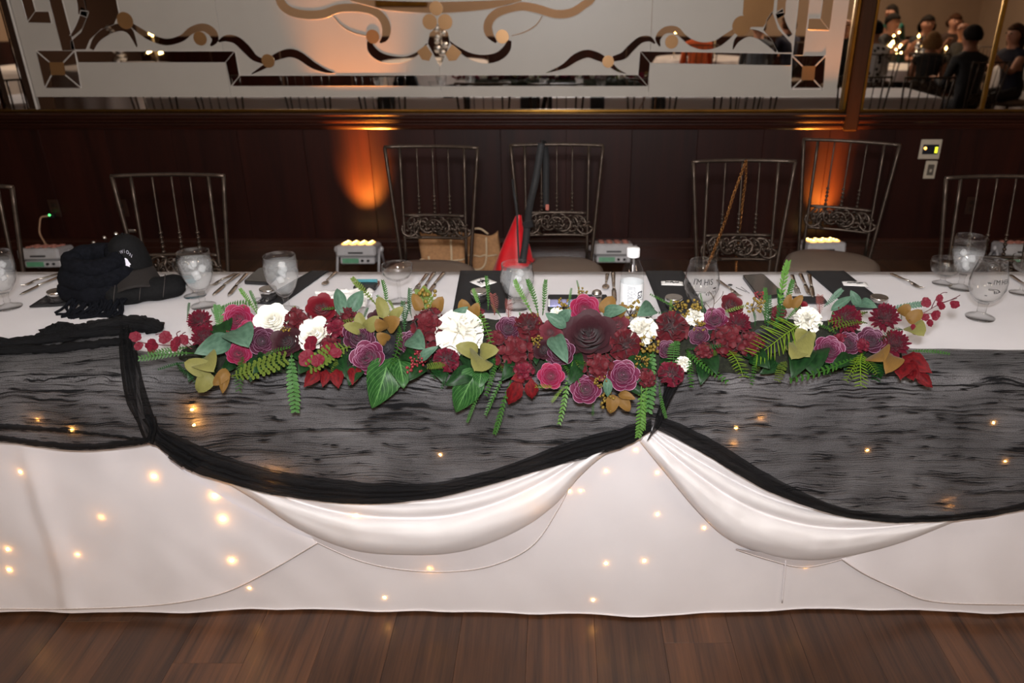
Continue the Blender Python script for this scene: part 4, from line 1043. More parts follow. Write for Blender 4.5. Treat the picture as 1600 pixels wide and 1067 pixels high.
# black napkins that hang over the far edge
M_nap = mat('black napkin cloth', (.012, .012, .014), .75, var=.15, scale=12, bump=.2, bscale=500)
def napkin(name, label, front, back_w, hang=.18, z=.0025):
    """front: (uL,vL),(uR,vR) pixel corners of its near end on the table; runs straight back over the edge"""
    a, c = atZ(*front[0], TZ), atZ(*front[1], TZ); bx = (a.x + c.x) / 2; t = thing(name, label, 'napkin', (bx, (a.y + c.y) / 2, ZT_), 0, 'black napkins laid across the table')
    lo = Vector(t.location)
    b = MB()
    xb = [a.x + (back_w[0] if back_w else 0), c.x + (back_w[1] if back_w else 0)]
    rows = [(lerp(a.y, YT - .002, k / 12), lerp(c.y, YT - .002, k / 12), z + .0012 * nz(k * .7, bx * 3), k / 12) for k in range(13)] + [(YT + .012, YT + .012, -.006, 1)] + [(YT + .018 + .030 * k / 6, YT + .018 + .030 * k / 6, -.02 - hang * k / 6, 1) for k in range(7)]
    for ya, yc, zz, f in rows:
        xa, xc = lerp(a.x, xb[0], f), lerp(c.x, xb[1], f)
        for i in range(7): b.vert((lerp(xa, xc, i / 6) - lo.x, lerp(ya, yc, i / 6) - lo.y, zz + TZ - lo.z + .001 * nz(i * .5, f * 5, bx)), (i / 6, f))
    for j in range(len(rows) - 1):
        for i in range(6): k = j * 7 + i; b.face((k, k + 1, k + 8, k + 7))
    o = b.build('folded_cloth', M_nap, t); solid(o, .004, 1)
    hm = MB()
    for s in (0, 6): hm.tube([Vector(b.v[j * 7 + s]) + Vector((0, 0, .0042 if j < 13 else 0)) for j in range(13)], .0012, 4)
    hm.build('napkin_hem', M_nap, t); return t
napkin('black_napkin', 'black napkin strip under the black cap and scarf pile', ((47, 482), (112, 479)), (-.02, .02))
napkin('black_napkin', 'black napkin strip under the full goblet beside the black phone', ((399, 476), (440, 478)), (.09, .06))
napkin('black_napkin', 'black napkin strip with a diamond-turned place card, beside the barrel goblet', ((708, 490), (790, 490)), (-.02, 0))
napkin('black_napkin', 'black napkin strip with a place card next to the glass printed I\'M HIS', ((1034, 492), (1106, 492)), (-.01, -.02))
napkin('black_napkin', 'black napkin strip with a small jar and a place card near the lone fork', ((1330, 486), (1392, 484)), (-.03, -.03))
# black tray-like folded napkin with printed packet
p = atZ(903, 476, ZT_); nt = thing('folded_napkin', 'black folded napkin with a colourful printed packet behind the largest rose', 'napkin', (p.x, p.y, ZT_))
MB().box((0, .0, .006), (.19, .13, .010), bev=.004).build('folded_cloth', M_nap, nt, flat=True)
pk = thing('candy_packet', 'small blue and white printed packet lying on the black folded napkin', 'packet', (p.x - .05, p.y - .02, ZT_ + .0115))
def packet_mat():
    m = mat('printed foil', srgb(120, 110, 190), .4, var=0); N, L = nodes_of(m); v = N.new('ShaderNodeTexVoronoi'); v.inputs['Scale'].default_value = 70; rp = N.new('ShaderNodeValToRGB')
    rp.color_ramp.elements[0].color = (*srgb(60, 62, 150), 1); rp.color_ramp.elements[1].color = (*srgb(235, 235, 245), 1); e = rp.color_ramp.elements.new(.5); e.color = (*srgb(150, 150, 205), 1)
    L.new(v.outputs['Color'], rp.inputs[0]); L.new(rp.outputs[0], N['Principled BSDF'].inputs['Base Color']); return m
MB().grid(lambda s, t: Vector((lerp(-.04, .04, s), lerp(-.028, .028, t), .004 + .005 * math.sin(PI * s) * math.sin(PI * t))), 12, 8).build('wrapper', packet_mat(), pk); solid(kids(pk)[0], .006)
MB().box((-.041, 0, .003), (.006, .056, .003)).box((.041, 0, .003), (.006, .056, .003)).build('crimped_end', M_label, pk, flat=True)
# small lidded jars
M_tin = mat('silver lid', (.70, .69, .68), .22, 1, var=.1, scale=40); M_dlabel = mat('dark lid label', srgb(62, 48, 42), .5, var=.35, scale=160)
def jar(u, v, label, z=.006):
    p = atZ(u, v, ZT_ + z); t = thing('favour_jar', label, 'jar', (p.x, p.y, ZT_ + z), 0, 'small silver-lidded favour jars')
    MB().lathe([(.0, 0), (.022, 0), (.0245, .003), (.0245, .020), (.0225, .023), (.0, .0232)], 24).build('jar_glass', mat('smoky jar glass', srgb(60, 58, 58), .08, trans=.5, var=.2), t)
    l = MB().lathe([(.0262, .0225), (.027, .024), (.027, .034), (.0258, .0355), (.0235, .0352)], 28).lathe([(.0235, .0352), (.0235, .0345), (.0, .0345)], 28, cap=False).build('lid', M_tin, t)
    MB().lathe([(.0225, .0347), (.0, .0352)], 24, cap=False).build('lid_label', M_dlabel, l)
    return t
jar(92, 470, 'small silver-lidded favour jar on the napkin beside the black scarf'); jar(421, 466, 'small silver-lidded favour jar beside the full goblet')
jar(749, 470, 'small silver-lidded favour jar before the diamond-turned place card'); jar(1052, 480, 'small silver-lidded favour jar before the glass printed I\'M HIS'); jar(1371, 480, 'small silver-lidded favour jar rising behind the burgundy chrysanthemum')
M_crys = thin_glass('crystal', (.9, .9, .92), (.2, .2, .22), 1.5)
for u, v, lb in [(76, 474, 'clear glass gem charm on the napkin by the black scarf'), (411, 473, 'clear glass gem charm on the napkin by the full goblet')]:
    p = atZ(u, v, ZT_ + .005); t = thing('glass_charm', lb, 'charm', (p.x, p.y, ZT_ + .005), 0, 'clear glass charms')
    for s in (-1, 1): MB().lathe([(.0, 0), (.010, .002), (.014, .008), (.009, .015), (.0, .017)], 8, (s * .014, 0, 0)).build('gem', M_crys, t, flat=True)
# place cards
M_card = mat('white card', srgb(240, 238, 236), .6, var=.02); M_ink = mat('black ink', (.02, .02, .02), .6, var=0)
def card(u, v, wd, ht, rz, label, seed):
    p = atZ(u, v, ZT_ + .006); t = thing('place_card', label, 'place card', (p.x, p.y, ZT_ + .006), rz, 'white place cards')
    c = MB(); c.grid(lambda s, q: Vector((lerp(-wd / 2, wd / 2, s), lerp(-ht / 2, ht / 2, q), .001 + .003 * math.sin(s * 3) * math.sin(q * 2))), 8, 6); solid(c.build('card', M_card, t), .0012)
    rnd = random.Random(seed); b = MB(); x = -wd * .33
    pts = []
    for i in range(34): pts.append((x + wd * .66 * i / 33 + .004 * math.sin(i * 1.9), rnd.uniform(-.2, .2) * ht * (1.4 if i % 9 == 0 else .8), .0052))
    b.tube(pts, .0009, 4)
    b.tube([(-wd * .1, ht * .05, .0052), (wd * .02, ht * .28, .0052), (wd * .06, -ht * .3, .0052)], .0009, 4)
    b.build('handwriting', M_ink, t); return t
card(755, 441, .066, .066, .75, 'white place card turned as a diamond on the black napkin', 1)
card(1050, 443, .072, .036, -.08, 'white place card with script beside the glass printed I\'M HIS', 2)
card(1336, 444, .080, .038, -.16, 'white place card with script near the lone fork', 3)
# cutlery
M_cut = mat('cutlery steel', (.62, .56, .50), .22, 1, var=.15, scale=30)
def flat_bar(b, pts, z=.0025, th=.003):
    """pts: (along, halfwidth, lift)"""
    o = len(b.v)
    for a, h_, l in pts:
        for sx, dz in ((-1, 0), (1, 0), (1, th), (-1, th)): b.vert((sx * h_, a, z + l + dz))
    for k in range(len(pts) - 1):
        for i in range(4): b.face((o + k * 4 + i, o + k * 4 + (i + 1) % 4, o + k * 4 + 4 + (i + 1) % 4, o + k * 4 + 4 + i))
    b.face((o + 3, o + 2, o + 1, o)); e = o + (len(pts) - 1) * 4; b.face((e, e + 1, e + 2, e + 3))
def cutlery(kind, px0, px1, label, grp):
    """px0 handle end, px1 working end, both on the cloth"""
    a, c = atZ(*px0, ZT_), atZ(*px1, ZT_); d = c - a; L_ = d.length; t = thing(kind, label, kind.split('_')[-1], tuple(a), math.atan2(d.y, d.x) - PI / 2, grp)
    hw = .0045 + .012 * min(.25, L_)
    b = MB(); flat_bar(b, [(0, hw * .8, .002), (L_ * .04, hw, .002), (L_ * .35, hw * .75, .003), (L_ * .58, hw * .5, .006)]); b.build('handle', M_cut, t)
    b = MB()
    if kind == 'table_knife': flat_bar(b, [(L_ * .56, hw * .5, .005), (L_ * .62, hw * 1.0, .003), (L_ * .9, hw * 1.05, .001), (L_ * 1.0, hw * .3, .001)], th=.0016); b.build('blade', M_cut, t)
    elif kind == 'table_fork':
        flat_bar(b, [(L_ * .56, hw * .5, .005), (L_ * .64, hw * .6, .006), (L_ * .72, hw * 1.35, .003)], th=.0018); h = b.build('head', M_cut, t)
        for k in range(4):
            b = MB(); x = (k - 1.5) * hw * .74; flat_bar(b, [(L_ * .71, hw * .24, .003), (L_ * .86, hw * .2, .001), (L_, hw * .14, .005)], th=.0016)
            for i, q in enumerate(b.v): b.v[i] = (q[0] + x, q[1], q[2])
            b.build('tine', M_cut, t)
    else:
        flat_bar(b, [(L_ * .56, hw * .5, .005), (L_ * .72, hw * .5, .006)]); b.build('neck', M_cut, t)
        b = MB(); b.grid(lambda s, q: Vector((hw * 2.0 * math.cos(2 * PI * s) * q, L_ * .86 + L_ * .14 * math.sin(2 * PI * s) * q, .001 + .006 * q * q)), 16, 5, closeu=True); solid(b.build('spoon_bowl', M_cut, t), .0014)
    return t
CG = 'cutlery laid on the white cloth'
for kd, a, c, lb in [('table_fork', (92, 430), (34, 449), 'fork lying across beside the goblet at the table end'), ('table_knife', (97, 433), (32, 462), 'knife lying by the goblet at the table end, next to the fork'),
                     ('table_fork', (368, 430), (330, 449), 'fork beside the goblet next to the black phone'), ('table_knife', (374, 430), (333, 463), 'knife between the fork and the second knife by the black phone'), ('table_knife', (386, 430), (357, 464), 'knife lying closest to the black phone'),
                     ('tea_spoon', (525, 427), (506, 448), 'small spoon lying alone between full goblet and coupe glass'),
                     ('table_fork', (668, 430), (648, 458), 'fork of the trio between coupe glass and napkin'), ('table_knife', (679, 428), (656, 464), 'middle knife of the trio between coupe glass and napkin'), ('table_knife', (694, 428), (668, 462), 'knife of the trio closest to the diamond-turned card'),
                     ('tea_spoon', (949, 430), (946, 454), 'spoon beside the water bottle, bowl towards the garland'), ('table_knife', (958, 428), (960, 476), 'knife lying against the water bottle'),
                     ('table_fork', (1121, 440), (1156, 466), 'fork lying behind the glass printed I\'M HIS'),
                     ('table_fork', (1237, 432), (1247, 462), 'fork of the trio beside the black phone and fern'), ('table_knife', (1250, 430), (1264, 462), 'middle knife of the trio near the tall fern'), ('table_knife', (1264, 431), (1270, 466), 'knife of the trio closest to the black napkin'),
                     ('table_fork', (1392, 430), (1441, 453), 'lone fork lying on the white cloth by the sherbet glass'), ('table_knife', (1578, 432), (1620, 462), 'dark-handled knife by the coupe glass past I\'M HER')]:
    cutlery(kd, a, c, lb, CG)
# phones
def phone(pts, label):
    P = [atZ(u, v, ZT_) for u, v in pts]; c = sum(P, Vector()) / 4; t = thing('smartphone', label, 'phone', tuple(c))
    b = MB(); n = 5; out = []
    for i in range(4):
        p, q, r = P[i - 1], P[i], P[(i + 1) % 4]; a = q.lerp(p, .10); d = q.lerp(r, .10)
        for k in range(n): s = k / (n - 1); out.append(a.lerp(q, s).lerp(q.lerp(d, s), s) - c)
    b.prism([p + Vector((0, 0, .0105)) for p in out], (0, 0, -.0098)); b.build('phone_case', M_blackp, t, flat=True)
    b = MB(); b.prism([p * .93 + Vector((0, 0, .0112)) for p in out], (0, 0, -.0006)); b.build('screen', mat('dark phone glass', (.008, .008, .009), .06, var=0, coat=1), t, flat=True)
phone([(1159, 434), (1192, 432), (1226, 464), (1186, 470)], 'black smartphone lying face up behind the tall green fern'); phone([(381, 444), (421, 446), (445, 424), (406, 422)], 'black smartphone lying beside knives near the full goblet')
# small things between goblet and coupe
p = atZ(572, 452, ZT_); t = thing('open_ring_box', 'small black open box with a teal edge behind the olive leaves', 'box', (p.x, p.y, ZT_))
MB().box((0, 0, .010), (.075, .045, .020), bev=.006).build('box_base', M_blackp, t, flat=True); MB().box((0, .02, .022), (.07, .006, .012), rot=(-.4, 0, 0)).build('box_edge', mat('teal rim', srgb(40, 120, 130), .5), t, flat=True)
p = atZ(588, 446, ZT_); t = thing('matchbox', 'tiny brown and white matchbox lying by the coupe glass', 'box', (p.x, p.y, ZT_), .05)
MB().box((0, 0, .006), (.020, .030, .011), bev=.001).build('sleeve', mat('brown sleeve', srgb(110, 66, 48), .7, var=.2), t, flat=True); MB().box((.001, -.004, .0118), (.010, .016, .0006)).build('printed_patch', M_card, t, flat=True)
p = atZ(545, 470, ZT_); t = thing('crumpled_napkin', 'crumpled white paper napkin behind the crimson rose', 'napkin', (p.x - .02, p.y, ZT_))
MB().grid(lambda s, q: Vector((lerp(-.10, .09, s) + .01 * nz(q * 5, s * 4), lerp(-.06, .07, q) + .01 * nz(s * 6, q * 3, 4), .003 + .022 * abs(nz(s * 5, q * 5, 2)) + .01 * abs(nz(s * 11, q * 9, 7)))), 26, 20).build('tissue', M_card, t); solid(kids(t)[0], .001)
p = atZ(1140, 452, ZT_); t = thing('hair_pins', 'two thin black hair pins and a black clip on the cloth before the phone', 'hair pins', (p.x, p.y, ZT_))
q0 = Vector(t.location)
for a, c in [((1150, 449), (1166, 456)), ((1158, 448), (1171, 458))]: MB().tube([atZ(*a, ZT_ + .001) - q0, atZ(*c, ZT_ + .001) - q0], .0009, 4).build('pin', M_print, t)
MB().sphere(atZ(1141, 445, ZT_ + .003) - q0, .006, 8, 6, (1.4, .8, .5)).build('clip', M_print, t)
p = atZ(1240, 462, ZT_); t = thing('folded_napkin', 'black folded napkin under the trio of cutlery by the tall fern', 'napkin', (p.x + .01, p.y - .01, ZT_)); MB().box((0, 0, .0), (.10, .06, .004), bev=.0015).build('folded_cloth', M_nap, t, flat=True).location = (.03, -.035, .003)
MB().box((.03, -.035, .0055), (.092, .004, .001)).build('napkin_hem', M_nap, t, flat=True)

# ================================================================== CAP, SCARF AND POUCH ON THE TABLE
M_knit = mat('black knit scarf', (.005, .0055, .008), .95, var=.4, scale=90, bump=.8, bscale=350, spec=.1)
M_felt = mat('black cap cotton', (.007, .007, .0075), .85, var=.25, scale=120, bump=.3, bscale=700, spec=.15)
p = atZ(160, 470, ZT_); sc_ = thing('knit_scarf', 'black knitted scarf coiled in a pile on the white cloth', 'scarf', (p.x, p.y + .02, ZT_))
def coil(R_, z, r, name, ph=0, tw=.0):
    b = MB(); n = 34; pts = [Vector((R_ * (1.25 + .15 * nz(k * .3, ph)) * math.cos(2 * PI * k / n + ph), R_ * .95 * math.sin(2 * PI * k / n + ph) + .01 * nz(k * .4, ph, 2), z + tw * math.sin(2 * PI * k / n * 1 + ph) + .006 * nz(k * .35, ph, 5))) for k in range(n)]
    b.tube(pts, [r * (1 + .22 * nz(k * .5, ph, 9)) for k in range(n)], 12, close=True); return b.build(name, M_knit, sc_)
coil(.070, .042, .036, 'scarf_loop', .3); coil(.066, .090, .036, 'scarf_loop', 1.7, .012); coil(.055, .128, .030, 'scarf_loop', 3.1, .012)
b = MB()
rnd = random.Random(9)
for k in range(34):
    x = lerp(-.05, .115, k / 33); q = [Vector((x + rnd.uniform(-.01, .01), -.085 - rnd.uniform(0, .01), .034)), Vector((x + rnd.uniform(-.015, .015), -.105 - rnd.uniform(0, .015), .016)), Vector((x + rnd.uniform(-.03, .03), -.125 - rnd.uniform(0, .03), .004)), Vector((x + rnd.uniform(-.04, .04), -.130 - rnd.uniform(0, .04), .003))]
    b.tube([Vector(v) for v in resample([tuple(v) for v in q], 8)], .0042, 5)
b.build('fringe', M_knit, sc_)
# rolled pouch
p = atZ(250, 468, ZT_); po = thing('rolled_pouch', 'black rolled fabric pouch with grey stitching under the cap', 'pouch', (p.x - .035, p.y + .00, ZT_), math.radians(24)); po.scale = (.9, 1, 1)
b = MB(); b.tube([(lerp(-.135, .125, i / 16), 0, .036 + .002 * math.sin(i)) for i in range(17)], [.022, .036, .040, .039, .0385, .039, .040, .038, .0375, .038, .039, .038, .037, .0375, .037, .033, .018], 20)
for i, q in enumerate(b.v): b.v[i] = (q[0], q[1] * 1.35, max(.001, q[2] * .95))
b.build('roll', M_felt, po)
M_stitch = mat('grey stitching', srgb(58, 52, 50), .8, var=.2)
for x in (-.10, -.02, .055):
    MB().tube([(x + .012 * math.sin(a), .0535 * math.cos(a), .0345 + .0385 * math.sin(a)) for a in [PI * 1.02 - .02 + (-PI * 1.0) * i / 16 + .4 for i in range(17)] if True], .0014, 5).build('seam', M_stitch, po)
# cap
p = atZ(206, 462, ZT_); cp_ = thing('baseball_cap', 'black baseball cap with white embroidered lettering resting on the scarf', 'cap', (p.x, p.y + .03, ZT_ + .078), math.radians(30)); cp_.scale = (.72, .78, 1.12)
crown = MB()
def cfn2(u, v):
    a = 2 * PI * u; e = PI / 2 * v; r = .092
    x, y, z = r * math.cos(a) * math.cos(e) ** .8, r * 1.05 * math.sin(a) * math.cos(e) ** .8, .105 * math.sin(e)
    if y < 0: z += .012 * math.sin(e) * (-y / r)
    return Vector((x, y, z + .003 * nz(x * 30, y * 30, z * 30)))
crown.grid(cfn2, 36, 12, closeu=True); cr = crown.build('crown', M_felt, cp_)
MB().lathe([(.0, .104), (.006, .105), (.006, .109), (.0, .111)], 12).build('button', M_felt, cp_)
br = MB()
def bfn(u, v):
    a = lerp(-PI * .93, -PI * .07, u); r0 = .092; r1 = .092 + .085 * math.sin(PI * u) ** .55; r = lerp(r0, r1, v)
    x, y = r * math.cos(a), r * 1.05 * math.sin(a); return Vector((x, y, .004 + .012 - 2.6 * x * x * (.4 + .6 * v) - .030 * v))
br.grid(bfn, 24, 8); bo_ = br.build('bill', mat('dark brown-black bill', (.010, .007, .006), .8, var=.2, scale=100, bump=.3, bscale=700), cp_); solid(bo_, .004)
M_white = mat('white embroidery', srgb(225, 222, 235), .7, var=.05)
def on_crown(x, h):      # x along arc, h height up the front face
    a = -PI / 2 + x / .095; e = h; r = .0935; return Vector((r * math.cos(a) * math.cos(e) ** .8, r * 1.05 * math.sin(a) * math.cos(e) ** .8, .107 * math.sin(e) + .012 * math.sin(e) * math.cos(e)))
for k, chr_ in enumerate('AIWION'):
    me = text_mesh(chr_, .0165, .0012); f = k / 5; ang = lerp(1.15, -.9, f); cx, ch_ = -.034 * math.sin(ang) - .012, .30 + .46 * math.cos(ang) * .8
    for v_ in me.vertices:
        x, y = v_.co.x, v_.co.y; xr, yr = x * math.cos(ang * .8) - y * math.sin(ang * .8), x * math.sin(ang * .8) + y * math.cos(ang * .8)
        q = on_crown(cx + xr, ch_ + yr / .11); v_.co = q + Vector((0, -.0012, .0004))
    me.materials.clear(); me.materials.append(M_white); link('embroidered_letter', me, cr)
b = MB(); vs = [b.vert(on_crown(-.012 + x, .34 + y / .11) + Vector((0, -.0014, .0004))) for x, y in [(-.014, -.014), (-.004, -.018), (.002, -.012), (.010, -.016), (.012, -.006), (.018, -.004), (.012, .004), (.008, .012), (.0, .016), (-.008, .010), (-.014, .0)]]; b.face(vs); b.build('embroidered_emblem', M_white, cr, flat=True)
p = atZ(291, 442, ZT_); t = thing('teal_pouch', 'flat teal zip pouch beside the rolled pouch', 'pouch', (p.x, p.y, ZT_), .3)
MB().box((0, 0, .012), (.07, .05, .022), bev=.008).build('pouch_body', mat('teal vinyl', srgb(38, 110, 122), .4, var=.1), t, flat=True); MB().tube([(-.03, -.022, .024), (.03, -.022, .024)], .002, 5).build('zip', M_steel, t)
# ================================================================== FLOWER GARLAND
garland = thing('flower_garland', 'long garland of burgundy, purple and white silk flowers with green ferns along the table front', 'flower garland', (0, 1.86, TZ))
GO = Vector(garland.location)
A_, B_ = Vector((0, 1.700, .772)), Vector((0, 2.02, .925)); AB = (B_ - A_); PN = Vector((0, -AB.z, AB.y)).normalized()
def bed(u, v, off=0):
    """point of the garland's sloping face under a pixel; below the table edge it hangs in front of the runner"""
    d = ray(u, v); o = Vector((0, 0, H)); c = A_ + PN * off
    t = (c - o).dot(PN) / d.dot(PN); p = o + d * t
    if p.z < .772 + off * .8:
        s_ = (.772 + off * .8 - c.z) / AB.z; Y = c.y + AB.y * s_; t = Y / d.y; p = o + d * t
    return p
def petal_mat(name, c, c2=None, edge=None, rough=.62, spec=.3):
    """petal colour: base -> tip by uv, optional painted pale edge"""
    if name in MATS: return MATS[name]
    m = bpy.data.materials.new(name); m.use_nodes = True; N, L = nodes_of(m); b = N['Principled BSDF']; out = [n for n in N if n.type == 'OUTPUT_MATERIAL'][0]
    c = c2 = tuple(lerp(a, q, .82) for a, q in zip(c2 or c, c))      # one petal colour: the depth of the whorls comes from the light
    b.inputs['Roughness'].default_value = rough; b.inputs['Specular IOR Level'].default_value = spec; b.inputs['Sheen Weight'].default_value = .08
    uv = N.new('ShaderNodeUVMap'); uv.uv_map = 'uv'; sp = N.new('ShaderNodeSeparateXYZ'); L.new(uv.outputs[0], sp.inputs[0])
    rp = N.new('ShaderNodeValToRGB'); e = rp.color_ramp.elements; e[0].position = .32; e[0].color = (*(c2 or c), 1); e[1].position = .88 if not edge else .8; e[1].color = (*c, 1)
    if edge: x = e.new(.95); x.color = (*c, 1); y = e.new(.985); y.color = (*edge, 1)
    L.new(sp.outputs[1], rp.inputs[0])
    nz_ = N.new('ShaderNodeTexNoise'); nz_.inputs['Scale'].default_value = 12; nz_.inputs['Detail'].default_value = 3
    mp = N.new('ShaderNodeMapping'); mp.inputs['Scale'].default_value = (3, .6, 1); L.new(uv.outputs[0], mp.inputs[0]); L.new(mp.outputs[0], nz_.inputs['Vector'])
    hs = N.new('ShaderNodeHueSaturation'); mr = N.new('ShaderNodeMapRange'); mr.inputs['To Min'].default_value = .72; mr.inputs['To Max'].default_value = 1.28; L.new(nz_.outputs[0], mr.inputs['Value'])
    L.new(mr.outputs[0], hs.inputs['Value']); L.new(rp.outputs[0], hs.inputs['Color']); L.new(hs.outputs[0], b.inputs['Base Color'])
    tr = N.new('ShaderNodeBsdfTranslucent'); L.new(hs.outputs[0], tr.inputs[0]); mx = N.new('ShaderNodeMixShader'); mx.inputs[0].default_value = .08
    L.new(b.outputs[0], mx.inputs[1]); L.new(tr.outputs[0], mx.inputs[2]); L.new(mx.outputs[0], out.inputs[0]); MATS[name] = m; return m
PM = {'purple': petal_mat('purple petal', srgb(100, 26, 60), srgb(52, 5, 26), srgb(168, 128, 152)), 'mauve': petal_mat('mauve petal', srgb(74, 22, 46), srgb(34, 5, 19), srgb(158, 120, 145)),
      'pink': petal_mat('magenta petal', srgb(140, 22, 62), srgb(80, 6, 34), srgb(160, 96, 126)), 'crimson': petal_mat('crimson petal', srgb(112, 8, 26), srgb(44, 2, 8)),
      'burgundy': petal_mat('burgundy petal', srgb(92, 18, 28), srgb(34, 4, 9)), 'wine': petal_mat('wine petal', srgb(104, 10, 36), srgb(46, 3, 16)), 'chocolate': petal_mat('chocolate petal', srgb(58, 22, 30), srgb(24, 8, 12)),
      'dusky': petal_mat('dusky rose petal', srgb(108, 44, 54), srgb(56, 18, 25)), 'black': petal_mat('black petal', srgb(38, 36, 42), srgb(16, 15, 18)), 'white': petal_mat('ivory petal', srgb(246, 244, 236), srgb(232, 227, 206)),
      'olive': petal_mat('olive petal', srgb(120, 118, 64), srgb(84, 78, 36)), 'brownleaf': petal_mat('brown olive petal', srgb(118, 86, 36), srgb(70, 50, 20)), 'orchid': petal_mat('orchid petal', srgb(108, 8, 34), srgb(60, 3, 20))}
WORD = {'purple': 'purple rose with pale edges', 'mauve': 'mauve rose with pale edges', 'pink': 'magenta pink rose', 'crimson': 'crimson rose', 'burgundy': 'burgundy bloom', 'wine': 'wine red bloom', 'chocolate': 'dark chocolate rose', 'dusky': 'dusky brown-pink rose', 'black': 'black rose', 'white': 'ivory white bloom'}
def petal_grid(b, phi, r0, r1, z0, z1, span, nx=6, ny=6, curl=.0, ph=0, ruffle=0):
    def fn(u, v):
        a = (u * 2 - 1); w_ = span * (math.sin(PI * min(1, .16 + .52 * v)) ** .8); ang = phi + a * w_
        top = 1 - .22 * a * a - .10 * a ** 4; vv = v * top
        r = lerp(r0, r1, vv ** 1.15) + curl * max(0, vv - .72) * 3.2 + .02 * math.sin(a * 3 + ph); z = lerp(z0, z1, vv ** .85) - curl * max(0, vv - .76) ** 1 * 1.7
        if ruffle: r += ruffle * math.sin(a * 7 + ph) * v; z += ruffle * math.cos(a * 9 + ph) * v
        return Vector((r * math.cos(ang), r * math.sin(ang), z))
    b.grid(fn, nx, ny)
def rose_meshes(seed, open_=1.0):
    """unit rose (radius 1, opens along +z): inner whorls joined, one outer petal"""
    rnd = random.Random(seed); b = MB()
    b.lathe([(.0, -.6), (.30, -.5), (.42, -.15), (.25, .1), (.0, .12)], 10)
    for (n, r0, r1, z0, z1, sp, cu) in [(2, .03, .07, -.2, .46, 1.8, .01), (3, .06, .15, -.22, .48, 1.45, .02), (3, .10, .24, -.25, .47, 1.35, .03), (4, .15, .34, -.28, .44, 1.15, .04), (5, .20, .46, -.32, .39, 1.0, .05), (5, .26, .58, -.36, .31, .95, .06), (5, .33, .72, -.42, .20, .90, .09)]:
        ph = rnd.uniform(0, 6)
        for k in range(n): petal_grid(b, ph + 2 * PI * k / n + rnd.uniform(-.12, .12), r0 * open_, r1 * open_, z0, z1 + rnd.uniform(-.03, .03), sp, curl=cu, ph=rnd.uniform(0, 6))
    p = MB(); petal_grid(p, 0, .40, .92 * open_, -.46, .06, .82, curl=.12, ph=1)
    return b.mesh('rose', PM['purple']), p.mesh('petal', PM['purple'])
ROSES = [rose_meshes(s) for s in (1, 2, 3)]
def dome_mesh(seed, n, kind):
    rnd = random.Random(seed); b = MB(); b.sphere((0, 0, -.12), .62, 14, 10, (1, 1, .75))
    for i in range(n):
        f = (i + .5) / n; el = PI / 2 - f * PI * .60; az = i * 2.39996 + rnd.uniform(-.2, .2); d = Vector((math.cos(el) * math.cos(az), math.cos(el) * math.sin(az), math.sin(el)))
        base = d * .34 + Vector((0, 0, -.06)); s = Vector((-math.sin(az), math.cos(az), 0)); up = d.cross(s)
        if kind == 'ruffle':
            L_, W_ = rnd.uniform(.5, .66), rnd.uniform(.30, .42); sp = rnd.uniform(-1.6, 1.6); s2 = s * math.cos(sp) + up * math.sin(sp); u2 = d.cross(s2); ph = rnd.uniform(0, 6)
            b.grid(lambda u, v: base + d * (L_ * v - .05 * abs(2 * u - 1)) + s2 * ((2 * u - 1) * W_ * (.3 + .7 * v)) + u2 * (.12 * v * math.sin(u * 6 + ph) + .10 * v * v * math.cos(ph)), 6, 4)
        elif kind == 'dahlia':
            L_, W_ = rnd.uniform(.52, .66), .115; cu = .20
            b.grid(lambda u, v: base + d * (L_ * v) + s * ((2 * u - 1) * W_ * math.sin(PI * (.15 + .75 * v))) + up * (cu * v * v + .07 * (2 * u - 1) ** 2 * (1 - .3 * v)), 2, 4)
        elif kind == 'cluster':
            c = base + d * rnd.uniform(.34, .52); r0 = rnd.uniform(0, 6); tl = Vector((rnd.uniform(-.3, .3), rnd.uniform(-.3, .3), 0))
            for k in range(4):
                an = r0 + k * PI / 2; e1 = (s * math.cos(an) + up * math.sin(an) + d * rnd.uniform(.1, .5) + tl * .4).normalized(); e2 = d.cross(e1).normalized(); Rr = rnd.uniform(.24, .34)
                b.grid(lambda u, v: c + e1 * (Rr * v) + e2 * ((2 * u - 1) * Rr * .62 * math.sin(PI * (.12 + .68 * v))) + d * (.06 * v * v + .05 * (2 * u - 1) ** 2), 3, 3)
    return b.mesh(kind, PM['burgundy'])
RUF = [dome_mesh(s, 46, 'ruffle') for s in (4, 5)]; DAH = dome_mesh(6, 120, 'dahlia'); CLU = [dome_mesh(s, 30, 'cluster') for s in (7, 8)]
def orient(n, spin):
    z = n.normalized(); x = Vector((1, 0, 0)); x = (x - z * x.dot(z)).normalized(); y = z.cross(x); return Matrix((x, y, z)).transposed().to_4x4() @ Matrix.Rotation(spin, 4, 'Z')
FR = random.Random(21)
def setmat(o, m):
    o.material_slots[0].link = 'OBJECT'; o.material_slots[0].material = m
